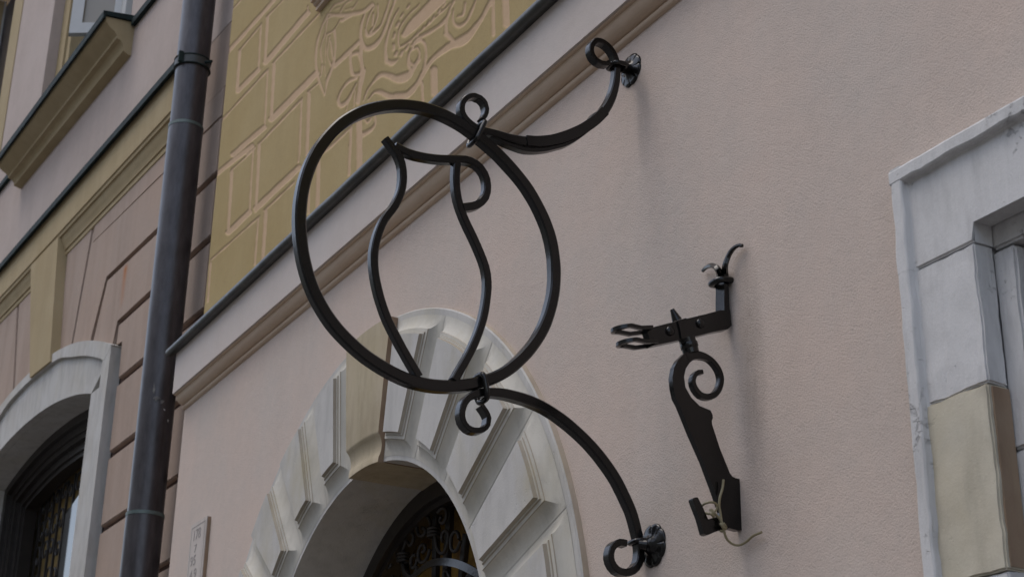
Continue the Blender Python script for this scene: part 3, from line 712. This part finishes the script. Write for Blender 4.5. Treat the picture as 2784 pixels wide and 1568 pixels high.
# --- upper wall and its windows
bm = bmesh.new()
def lrect(u0, u1, z0, z1, d=0.0, m=0): lbox(bm, u0, u1, -.10, d, z0, z1, m)
lrect(-.6, 9, 5.97, 6.75); lrect(-.6, 1.98, 6.75, 12); lrect(3.85, 5.07, 6.75, 12); lrect(6.95, 9, 6.75, 12); lrect(1.98, 3.85, 9.7, 12); lrect(5.07, 6.95, 9.7, 12)
obj('upper_wall', bm, M_LPALE, nb)
for a in ((4.80, 5.072, -.10, .006), (3.70, 3.86, -.3, -.075), (3.62, 3.699, -.3, -.09), (6.86, 6.95, -.3, -.08)):
    bm = bmesh.new(); lbox(bm, *a, 6.80, 9.69); obj('ochre_window_edging', bm, M_OCHRE, nb)
for uc, w, vis in ((2.915, 1.87, True), (6.01, 1.88, False)):
    bm = bmesh.new(); a, b = uc-w/2, uc+w/2
    lbox(bm, a-.1, b+.9, -.36, -.34, 6.8, 9.7)
    uw = obj('upper_window', bm, M_DUSTY if vis else M_DOOR, nb)
    bm = bmesh.new()
    for x in (a, uc-.035, b-.08 if not vis else b-.30): lbox(bm, x, x+.07, -.32, -.26, 6.8, 9.7)
    lbox(bm, a, b, -.319, -.262, 6.8, 6.88); lbox(bm, a, b, -.318, -.264, 8.0, 8.06)
    obj('frame', bm, M_SASH, uw)
    bm = bmesh.new(); u0, u1 = uc-1.03, uc+1.12
    prof = [(-.05, 6.785, 6.735), (.178, 6.762, 6.70), (.176, 6.735, 6.672), (.168, 6.725, 6.662), (.150, 6.700, 6.645), (.118, 6.682, 6.63), (.100, 6.660, 6.615), (.098, 6.642, 6.60), (.075, 6.636, 6.594), (.056, 6.61, 6.575), (.050, 6.572, 6.555), (.02, 6.555, 6.545), (-.05, 6.55, 6.54)]
    lprofile(bm, prof, [u0, u1]); sill = obj('sill', bm, M_OCHRE, uw, 35)
    bm = bmesh.new(); prof = [(-.05, 6.787, 6.738), (.185, 6.766, 6.705), (.187, 6.742, 6.678), (.20, 6.740, 6.676), (.20, 6.79, 6.728), (-.05, 6.83, 6.77)]
    lprofile(bm, prof, [u0-.015, u1+.015]); obj('sill_flashing', bm, M_FLASH, sill, 35)
for u0, u1 in ((.64, 1.87), (4.05, 4.96)):
    bm = bmesh.new(); lprofile(bm, [(-.05, 6.76, 6.75), (.028, 6.755, 6.745), (.028, 6.80, 6.79), (-.05, 6.81, 6.80)], [u0, u1])
    obj('wall_flashing', bm, M_FLASH, nb)
# opened casement leaf
bm = bmesh.new()
hA, hB = (2.40, -.06), (2.585, .20); zb, zt = 6.985, 8.35
def leaf(bm, f0, f1, z0, z1, th=.022):
    def pt(f, o, z):
        u = hA[0]+(hB[0]-hA[0])*f; d = hA[1]+(hB[1]-hA[1])*f
        return LW(u-o, d+.3*o, z)
    hexa(bm, [pt(f, o, z) for f in (f0, f1) for o in (-th, th) for z in (z0, z1)])
leaf(bm, 0, .14, zb, zt); leaf(bm, .76, 1, zb, zt); leaf(bm, .14, .76, zb, zb+.075); leaf(bm, .14, .76, zt-.075, zt)
sash = obj('open_casement', bm, M_SASH, nb)
bm = bmesh.new(); leaf(bm, .14, .76, zb+.075, zt-.075, .005); obj('pane', bm, M_DUSTY, sash)
bm = bmesh.new(); tube(bm, [LW(2.02, -.08, 7.0), LW(1.93, -.02, 7.5)], .008); obj('stay_rod', bm, M_SASH, nb)
bm = bmesh.new()
lbox(bm, 2.28, 2.36, -.26, -.05, 6.8, 8.6); lbox(bm, 2.02, 2.08, -.2, -.06, 6.8, 8.6); obj('window_stile', bm, M_SASH, nb)

# ================================================================== DOWNPIPE
pu, pd, pr = .433, .13, .0845
pb = LW(pu, pd, 0)
pipe = empty('downpipe', pb, 'dark copper downpipe with seams and a clamp in the corner between the two houses', 'downpipe')
def pcyl(bm, z0, z1, r0, r1, seg=40):
    rr = []
    for k in range(13):
        f = k/12; rr.append([Vector((pb.x+(r0+(r1-r0)*f)*math.cos(2*math.pi*i/seg), pb.y+(r0+(r1-r0)*f)*math.sin(2*math.pi*i/seg), z0+(z1-z0)*f)) for i in range(seg)])
    loft(bm, rr)
zj = [0.0, 1.75, onL(377+5, 1407, pd)[1], onL(497, 357, pd)[1], 7.25, 9.2]
for z0, z1 in zip(zj, zj[1:]):
    bm = bmesh.new(); pcyl(bm, z0-.05, z1, pr-.004, pr)
    obj('pipe_section', bm, M_COPPER, pipe, 40)
    bm = bmesh.new(); pcyl(bm, z1-.012, z1+.004, pr+.0018, pr+.0016); obj('joint_ring', bm, M_PATINA, pipe, 40)
    a = math.radians(212)
    bm = bmesh.new(); tube(bm, [Vector((pb.x+(pr-.002)*math.cos(a), pb.y+(pr-.002)*math.sin(a), z)) for z in (z0, z1-.015)], .0045, seg=6); obj('seam', bm, M_COPPER, pipe, 60)
zc = onL(515, 190, pd)[1]
for z in (zc, zc-3.6):
    bm = bmesh.new(); pcyl(bm, z-.024, z+.024, pr+.004, pr+.004)
    cl = obj('clamp', bm, M_CLAMP, pipe, 40)
    bm = bmesh.new()
    for zz_ in (z-.024, z+.024):
        tube(bm, [Vector((pb.x+(pr+.005)*math.cos(q), pb.y+(pr+.005)*math.sin(q), zz_)) for q in [2*math.pi*i/40 for i in range(40)]], .0035, True, 6)
    obj('rim', bm, M_FLASH, cl, 60)
    bm = bmesh.new(); a = math.radians(-55)
    c = Vector((pb.x+(pr+.012)*math.cos(a), pb.y+(pr+.012)*math.sin(a), z)); box(bm, c-Vector((.008, .012, .024)), c+Vector((.008, .012, .034))); obj('lug', bm, M_FLASH, cl)
    bm = bmesh.new(); tube(bm, [pb+Vector((.07, .04, z)), pb+Vector((.115, .06, z-.012)), pb+Vector((.125, .05, z-.02))], .008); obj('bolt', bm, M_FLASH, cl)

# bird mess and scratches: thin pale splashes lying on the pipe
def splash(bm, cxp, cyp, w, hgt):
    u, z = onL(cxp, cyp, pd+pr)
    P = LW(u, pd, z); 
    d = Vector(ray(cxp, cyp)).normalized(); o = Vector(CAM); oc = o-Vector((pb.x, pb.y, 0))
    A_ = d.x**2+d.y**2; B_ = 2*(oc.x*d.x+oc.y*d.y); C_ = oc.x**2+oc.y**2-(pr+.001)**2; di = B_*B_-4*A_*C_
    if di < 0: return
    t = (-B_-math.sqrt(di))/(2*A_); H = o+d*t; a0 = math.atan2(H.y-pb.y, H.x-pb.x); n = 22; ring = []
    for i in range(n):
        q = 2*math.pi*i/n; k = .35+.85*random.random()
        a = a0+w*k*math.cos(q)/pr; z_ = H.z+hgt*k*math.sin(q); ring.append(bm.verts.new((pb.x+(pr+.0012)*math.cos(a), pb.y+(pr+.0012)*math.sin(a), z_)))
    c_ = bm.verts.new((pb.x+(pr+.0016)*math.cos(a0), pb.y+(pr+.0016)*math.sin(a0), H.z))
    for i in range(n): bm.faces.new((c_, ring[i], ring[(i+1) % n]))
for a in ((419, 1055, .006, .034), (427, 1082, .016, .013), (441, 1092, .010, .010), (447, 1113, .005, .005), (457, 1143, .005, .009)):
    bm = bmesh.new(); splash(bm, *a); obj('splash_mark', bm, M_SMEAR if a[2] > .0055 else M_SASH, pipe)

# ================================================================== JUG SIGN
SX = -2.97; FX = SX+.011
sign = empty('hanging_sign', (SX, 0, 2.35), 'large black wrought iron ring framing the outline of a jug, on two scrolled arms', 'sign')
R5 = (700, 200, 1.528); R1 = (1200, 60, 3.627); R2 = (1150, 950, 2.349)
def sx(fr, pts, x=FX): return [onX(fr[0]+a/fr[2], fr[1]+b/fr[2], x) for a, b in pts]
def forged(name, fr, pts, w, t, x=FX, closed=False, w0=None, w1=None, step=.012, jit=.05, grow=.25, m=M_IRON, parent=sign, mirror=None):
    bm = bmesh.new(); bar(bm, cat_rom(sx(fr, pts, x), step, closed), (1, 0, 0), w, t, closed, w0, w1, jit, grow=grow)
    return obj(name, bm, m, parent, 30)
RING = [(182,600),(187,690),(202,780),(230,875),(270,958),(325,1040),(390,1110),(460,1170),(540,1222),(620,1262),(690,1283),(760,1293),(850,1292),(945,1274),(1030,1238),(1100,1182),(1160,1112),(1205,1030),(1234,930),(1243,850),(1240,760),(1226,680),
        (1203,610),(1170,540),(1125,465),(1065,390),(1000,322),(930,262),(860,210),(780,166),(700,138),(640,128),(580,126),(500,136),(425,160),(352,205),(290,268),(242,340),(206,430),(188,515)]
forged('ring', R5, RING, .0268, .026, closed=True, jit=.04)
JW, JT = .0185, .021
forged('jug_outline', R5, [(536,264),(562,298),(584,325),(603,370),(609,425),(601,485),(574,545),(530,605),(504,668),(490,730),(489,795),(499,865),(518,940),(547,1020),(582,1090),(620,1160),(660,1228),(676,1256)], JW, JT, jit=.035, w0=.014, grow=.08)
forged('jug_rim', R5, [(575,298),(612,318),(660,335),(715,346),(770,352),(820,353),(868,355),(912,371),(947,412),(959,462),(950,510),(915,543),(858,553)], JW+.001, JT, FX+.0008, jit=.035)
forged('jug_outline', R5, [(833,362),(829,430),(833,490),(845,545),(870,610),(900,672),(930,740),(952,800),(961,860),(957,930),(943,1010),(917,1090),(885,1160),(852,1218),(822,1270)], JW, JT, FX-.0008, jit=.035)
up = [(412,955),(440,915),(455,850),(440,792),(395,742),(340,720),(282,727),(232,762),(210,820),(216,885),(250,945),(312,1005),(380,1050),(470,1075),(560,1098),(700,1140),(850,1166),(960,1174),(1100,1160),(1250,1118),(1400,1050),(1530,962),(1620,865),(1690,742),(1727,620),(1742,500),(1740,400),(1716,318),(1672,248),(1612,196),(1552,176),(1505,200),(1486,260),(1502,322),(1542,372),(1592,400),(1640,407),(1668,392)]
upper = forged('upper_arm', R1, up, .0235, .024, FX+.001, w0=.0115, w1=.013, step=.008, grow=.36, jit=.04)
bm = bmesh.new(); bar(bm, cat_rom(sx(R1, [(500,1118),(620,1180),(720,1218),(800,1245),(900,1258),(1010,1254),(1120,1232),(1250,1192),(1370,1130),(1460,1065)], FX-.003), .01), (1, 0, 0), .011, .021, jit=.12, w1=.005, w0=.006, grow=.3); obj('lap_strap', bm, M_IRON, upper, 30)
bm = bmesh.new(); bar(bm, cat_rom(sx(R1, [(850,1164),(960,1172),(1100,1158),(1250,1116),(1400,1048),(1530,960),(1618,870)], FX+.0035), .01), (1, 0, 0), .0265, .005, jit=.05); obj('weld_plate', bm, M_IRON, upper, 30)
bm = bmesh.new(); bar(bm, cat_rom(sx(R1, [(1420,1000),(1480,945),(1535,895),(1585,850)], FX-.004), .01), (1, 0, 0), .012, .016, jit=.1, w0=.003, w1=.003, grow=.5); obj('weld_bead', bm, M_IRON, upper, 30)
lo = [(380,352),(406,388),(425,432),(419,475),(388,507),(340,514),(294,496),(262,452),(254,392),(272,332),(312,292),(370,272),(440,268),(520,274),(600,292),(700,324),(800,372),(905,442),(1000,522),(1095,617),(1180,722),(1245,820),(1297,922),(1345,1030),(1374,1130),(1393,1222),(1398,1300),(1386,1362),(1350,1405),(1300,1420),(1247,1400),(1212,1350),(1207,1292),(1226,1247),(1266,1226),(1306,1233)]
lower = forged('lower_arm', R2, lo, .0235, .026, FX+.001, w0=.0115, w1=.0155, step=.008, grow=.32, jit=.04)
def rosette(center, r):
    bm = bmesh.new(); prof = [(.001, -.004), (r*.97, -.004), (r, .001), (r*.985, .005), (r*.93, .0075), (r*.8, .0085), (r*.6, .0095), (r*.45, .012), (r*.36, .0165), (r*.25, .020), (.001, .0215)]
    A_ = Vector((0, -1, 0)); seg = 112; E = Vector((1, 0, 0)); F = Vector((0, 0, 1)); rings = []
    for k, (rr, hh) in enumerate(prof):
        am_ = .075 if 1 <= k <= 4 else (.04 if k == 5 else 0)
        rings.append([Vector(center)+A_*(hh-.0011*max(0, 1-abs(math.sin(4*q))*4)*(1 if 3 <= k <= 6 else 0))+(E*math.cos(q)+F*math.sin(q))*rr*(1+am_*(abs(math.sin(4*q))**.6-.7)) for q in [2*math.pi*i/seg for i in range(seg)]])
    loft(bm, rings); return obj('rosette', bm, M_IRON, sign, 40)
t1 = onY(1200+1842/3.627, 60+470/3.627, -.010); t2 = onY(1150+1449/2.349, 950+1247/2.349, -.010)
rosette((t1[0], 0.002, t1[2]), .045); rosette((t2[0], 0.002, t2[2]), .049)
def collar(fr, a, b, half_x=.021, rr=.0055, x=SX, parent=sign, wide=1.0, rows=2):
    """forged wrap round bars: a, b are its two ends in the plane of the sign"""
    pa, pb_ = [Vector(p) for p in sx(fr, [a, b], x)]
    ax = (pb_-pa); L = ax.length/2; ax.normalize(); c = (pa+pb_)/2; X = Vector((1, 0, 0)); side = ax.cross(X)
    bm = bmesh.new(); pts = []
    for k in range(28):
        q = 2*math.pi*k/28; ca, sa = math.cos(q), math.sin(q)
        e = .5; pts.append(c+ax*L*math.copysign(abs(ca)**e, ca)+X*(half_x*math.copysign(abs(sa)**e, sa)-.002))
    tube(bm, [p for p in pts], rr, True, 10)
    if rows > 1:
        for v in bm.verts: pass
    return obj('collar', bm, M_IRON, parent, 60)
collar(R1, (398, 1000), (305, 1195), .024, .0062)
collar(R2, (358, 165), (386, 328), .024, .0066)
def vcollar(fr, ctr, w, parent=sign, tilt=0, x=FX, rr=.006, hx=.021):
    c = Vector(sx(fr, [ctr], x-.012)[0]); bm = bmesh.new(); pts = []
    for k in range(24):
        q = 2*math.pi*k/24; ca, sa = math.cos(q), math.sin(q)
        pts.append(c+Vector((hx*math.copysign(abs(sa)**.6, sa), w/2*math.copysign(abs(ca)**.6, ca), tilt*w/2*ca)))
    tube(bm, pts, rr, True, 10); return obj('collar', bm, M_IRON, parent, 60)
vcollar(R1, (1735, 440), .044, tilt=.15); vcollar(R2, (1392, 1228), .046, tilt=.12)
for c, fr, p in ((t1, R1, (1745, 440)), (t2, R2, (1398, 1250))):
    q = Vector(sx(fr, [p], FX-.012)[0]); bm = bmesh.new()
    tube(bm, [q+Vector((0, .004, 0)), Vector((q.x*.4+c[0]*.6, -.025, q.z*.4+c[2]*.6)), Vector((c[0], .01, c[2]))], .014, seg=10); obj('wall_peg', bm, M_IRON, sign, 60)

# ================================================================== SCROLLED BRACKET
KX = -2.626
kb = empty('scrolled_bracket', (KX, 0, 2.42), 'black wrought iron bracket with rivets, fork ends and a spiral, tied with string', 'bracket')
R3 = (1600, 640, 3.154); R4 = (1750, 1050, 3.0875)
KF = KX+.008
def kpoly(bm, fr, pts, t, x=KF):
    P = [Vector(p) for p in sx(fr, pts, x)]
    extrude_poly(bm, P, [p-Vector((t, 0, 0)) for p in P])
def bevel_all(bm, off):
    sharp = [e for e in bm.edges if len(e.link_faces) == 2 and e.calc_face_angle(0) > .9]
    bmesh.ops.bevel(bm, geom=sharp, offset=off, segments=2, affect='EDGES', clamp_overlap=True)
bm = bmesh.new(); kpoly(bm, R3, [(497,800),(690,750),(760,738),(845,712),(1000,675),(1130,640),(1215,640),(1228,772),(1195,802),(1060,828),(890,872),(800,892),(545,946)], .020); bevel_all(bm, .0015)
obj('arm', bm, M_IRON, kb, 40)
bm = bmesh.new(); kpoly(bm, R3, [(766,726),(838,706),(872,800),(888,866),(800,884),(785,800)], .028, KF+.004); bevel_all(bm, .002); obj('clasp', bm, M_IRON, kb, 40)
for c in ((697, 820), (956, 755)):
    bm = bmesh.new(); lathe(bm, [(.0105, -.004), (.0105, .002), (.009, .005), (.005, .007), (.0008, .0078)], sx(R3, [c], KF)[0], (1, 0, 0), 20); obj('rivet', bm, M_IRON, kb, 40)
bm = bmesh.new(); kpoly(bm, R3, [(1166,660),(1163,560),(1165,440),(1160,350),(1165,330),(1188,330),(1196,360),(1203,430),(1206,540),(1212,660)], .032, KF-.001); bevel_all(bm, .002); obj('upright', bm, M_IRON, kb, 40)
def wallpt(a, b, y): return onY(R3[0]+a/R3[2], R3[1]+b/R3[2], y)
for P3 in (sx(R3, [(1178,400),(1170,330)], KF-.012)+[wallpt(1172,260,-.022), wallpt(1192,195,-.018), wallpt(1220,140,-.016), wallpt(1258,100,-.014), wallpt(1295,84,-.012), wallpt(1320,88,-.010)],
           sx(R3, [(1138,400),(1128,340)], KF-.020)+[wallpt(1108,290,-.034), wallpt(1080,264,-.026), wallpt(1045,258,-.020), wallpt(1010,274,-.014), wallpt(980,303,-.010)]):
    bm = bmesh.new(); tube(bm, cat_rom(P3, .006), .0085, seg=6, r1=.0042); obj('horn', bm, M_IRON, kb, 40)
c = Vector(sx(R3, [(1140, 402)], KF-.016)[0]); bm = bmesh.new()
for dz in (0,):
    tube(bm, [c+Vector((.019*math.copysign(abs(math.sin(q))**.6, math.sin(q)), .020*math.copysign(abs(math.cos(q))**.6, math.cos(q))+.0, dz+.004*math.cos(q))) for q in [2*math.pi*i/24 for i in range(24)]], .0075, True, 10)
obj('collar', bm, M_IRON, kb, 60)
# fork: two flat eyes lying level at the free end
for (e0, w) in (((500, 808), (0)), ((545, 925), (0))):
    bm = bmesh.new(); s0 = Vector(sx(R3, [e0], KF-.010)[0]); pts = []
    Lh_, Wd = .082, .022
    for k in range(25):
        q = -math.pi/2+math.pi*k/24
        pts.append(s0+Vector((Wd*math.sin(q), -.055-(Lh_-.055)*math.cos(q), -.017*(.55+.45*math.cos(q)))))
    pts = [s0+Vector((-Wd*.75, .002, 0)), s0+Vector((-Wd*.95, -.03, -.009))]+pts+[s0+Vector((Wd*.95, -.03, -.009)), s0+Vector((Wd*.75, .002, 0))]
    rings = []
    for i, p in enumerate(pts):
        T = (pts[min(i+1, len(pts)-1)]-pts[max(i-1, 0)]).normalized(); S_ = T.cross(Vector((0, 0, 1))).normalized()
        rings.append([p+S_*a+Vector((0, 0, b)) for a, b in ((-.0042, -.0042), (.0042, -.0042), (.0042, .0042), (-.0042, .0042))])
    loft(bm, rings); obj('eye', bm, M_IRON, kb, 40)
bm = bmesh.new(); a, b = [Vector(p) for p in sx(R3, [(760, 730), (716, 632)], KF-.010)]
tube(bm, [a, (a+b)/2, b], .0115, seg=10, r1=.0045); obj('spike', bm, M_IRON, kb, 40)
bm = bmesh.new(); a, b, c = [Vector(p) for p in sx(R3, [(840, 880), (862, 940), (880, 1010)], KF-.010)]
tube(bm, [a, a*.6+b*.4, b, b*.5+c*.5, c], .018, seg=12); lathe(bm, [(.012, -.012), (.0195, -.004), (.0195, .006), (.012, .014)], b, c-a, 16); obj('knob', bm, M_IRON, kb, 60)
# flat lower plate with spiral
def to3(a, b): return ((R4[0]+a/R4[2]-R3[0])*R3[2], (R4[1]+b/R4[2]-R3[1])*R3[2])
outl = [(826,1006),(770,1062),(735,1130),(720,1215),(728,1300),(748,1390)]+[to3(*p) for p in ((300,152),(400,398),(500,622),(600,888),(655,1050),(640,1086),(541,1112),(492,1000),(455,930),(440,928),(414,936),(412,955),(470,1105),(505,1232),(522,1243),(542,1244),(620,1210),(720,1188),(790,1206),(828,1204),(826,1000),(818,800),(805,775),(772,767),(748,756),(725,728),(640,518),(575,318),(572,290),(582,262),(578,235),(562,200),(545,193),(470,162),(400,92),(352,10))]+[(870,1380),(832,1300),(820,1210),(835,1140),(868,1090),(905,1062),(930,1054),(942,985),(905,985)]
bm = bmesh.new(); kpoly(bm, R3, outl, .015); bevel_all(bm, .0012); obj('plate', bm, M_IRON, kb, 40)
bm = bmesh.new(); bar(bm, cat_rom(sx(R3, [(850,1040),(900,1022),(960,1020),(1030,1042),(1088,1090),(1130,1155),(1147,1225),(1132,1300),(1090,1358),(1035,1378),(970,1360),(925,1308),(905,1245),(918,1195),(950,1168),(985,1165)], KF+.0006), .006), (1, 0, 0), .0135, .0155, w1=.010, w0=.02, grow=.22, jit=.05); obj('spiral', bm, M_IRON, kb, 40)

# string knotted round the plate
cord = empty('cord', onX(1750+660/3.0875, 1050+1150/3.0875, KF+.01), 'dull yellow plastic string knotted round the foot of the scrolled bracket', 'string')
def ctube(name, pts, xs, r=.0027):
    P3 = [onX(R4[0]+a/R4[2], R4[1]+b/R4[2], KF+x) for (a, b), x in zip(pts, xs)]
    P3 = [p if p[1] < -.012 else onY(R4[0]+a/R4[2], R4[1]+b/R4[2], -.012) for p, (a, b) in zip(P3, pts)]
    bm = bmesh.new(); tube(bm, cat_rom(P3, .005), r, seg=8); obj(name, bm, M_CORD, cord, 60)
ctube('loose_end', [(670,780),(662,850),(640,930),(634,1000),(645,1070),(655,1140),(668,1180)], [.012,.010,.009,.006,.006,.008,.009])
ctube('loose_end', [(668,1160),(675,1215),(700,1280),(748,1322),(800,1331),(860,1302),(920,1252),(990,1222)], [.010,.008,.006,.008,.010,.012,.014,.018])
ctube('loop', [(488,1000),(515,980),(550,970),(590,974),(618,1000),(612,1030),(585,1056),(550,1068),(518,1062)], [-.02,-.004,.004,.006,.004,.002,.004,.004,-.004])
ctube('loop', [(580,1050),(612,1080),(640,1110),(660,1150),(690,1180)], [.008,.008,.008,.010,.008], .0029)
ctube('knot', [(560,1030),(575,1060),(580,1095),(590,1060),(575,1032),(568,1070),(590,1090)], [.008,.012,.008,.013,.008,.012,.008], .0029)
ctube('knot', [(640,1150),(668,1165),(692,1178),(680,1190),(650,1160),(672,1150),(690,1190),(655,1215),(640,1200)], [.008,.013,.008,.012,.012,.014,.010,.004,-.006], .0029)

# ================================================================== PLAQUE
plx0, plx1, plz1, plz0 = -6.243, -6.052, 3.221, 2.86
plaque = empty('number_plaque', ((plx0+plx1)/2, 0, plz0), 'small pale stone plaque with faint numbers 178 set in the wall beside the downpipe', 'plaque')
bm = bmesh.new(); box(bm, (plx0, -.016, plz0), (plx1, .005, plz1)); bevel_all(bm, .003); obj('slab', bm, [M_PLAQUE], plaque, 40)
bm = bmesh.new(); box(bm, (plx1+.0005, -.013, plz0), (plx1+.004, .001, plz1-.004)); obj('edge_stain', bm, M_BROWN, plaque)
def text(body, x, z, size, sxx=1.0):
    cu = bpy.data.curves.new('t', 'FONT'); cu.body = body; cu.size = size; cu.extrude = .0006; cu.align_x = 'LEFT'
    to = bpy.data.objects.new('t', cu); COL.objects.link(to)
    bpy.context.view_layer.update()
    me = bpy.data.meshes.new_from_object(to.evaluated_get(bpy.context.evaluated_depsgraph_get()))
    bpy.data.objects.remove(to); bpy.data.curves.remove(cu)
    for v in me.vertices:
        q = v.co.copy(); v.co = Vector((x+q.x*sxx, -.0166-q.z, z+q.y))
    obj_me('lettering', me, M_LETTER, plaque)
text('178', -6.208, 3.148, .062, 1.05)
text('7', -6.178, 3.096, .046, 1.3)
text('95', -6.213, 3.045, .058, 1.2)
text('4.9', -6.205, 2.985, .062, 1.1)
bm = bmesh.new()
for a, b in (((plx0+.014, 3.203), (plx1-.014, 3.206)), ((plx0+.014, 2.93), (plx1-.014, 2.933))): box(bm, (a[0], -.0168, a[1]), (b[0], -.015, b[1]))
for x in (plx0+.014, plx1-.017): box(bm, (x, -.0169, 2.933), (x+.0025, -.015, 3.203))
obj('border_line', bm, M_LETTER, plaque)

# ================================================================== OPPOSITE SIDE OF THE STREET (seen mirrored in the arched window)
op = empty('opposite_house', (-40, -24, 0), 'pale facade across the street mirrored in the arched window glass', 'house')
bm = bmesh.new(); box(bm, (-110, -32, 0), (25, -24, 15.5)); obj('wall', bm, M_OPP, op)
bm = bmesh.new(); box(bm, (-110.2, -32, 15.5), (25.2, -23.7, 15.8)); loft(bm, [[Vector((x, -23.6, 15.81)), Vector((x, -28, 18)), Vector((x, -32, 15.81))] for x in (-110.3, 25.3)]); obj('roof', bm, M_ROOF, op)
for k in range(24):
    for z in (5.0, 8.6, 12.0):
        x = -95+k*3.2; bm = bmesh.new(); box(bm, (x, -24.05, z), (x+1.3, -23.97, z+2.2)); obj('window', bm, M_DUSTY, op)
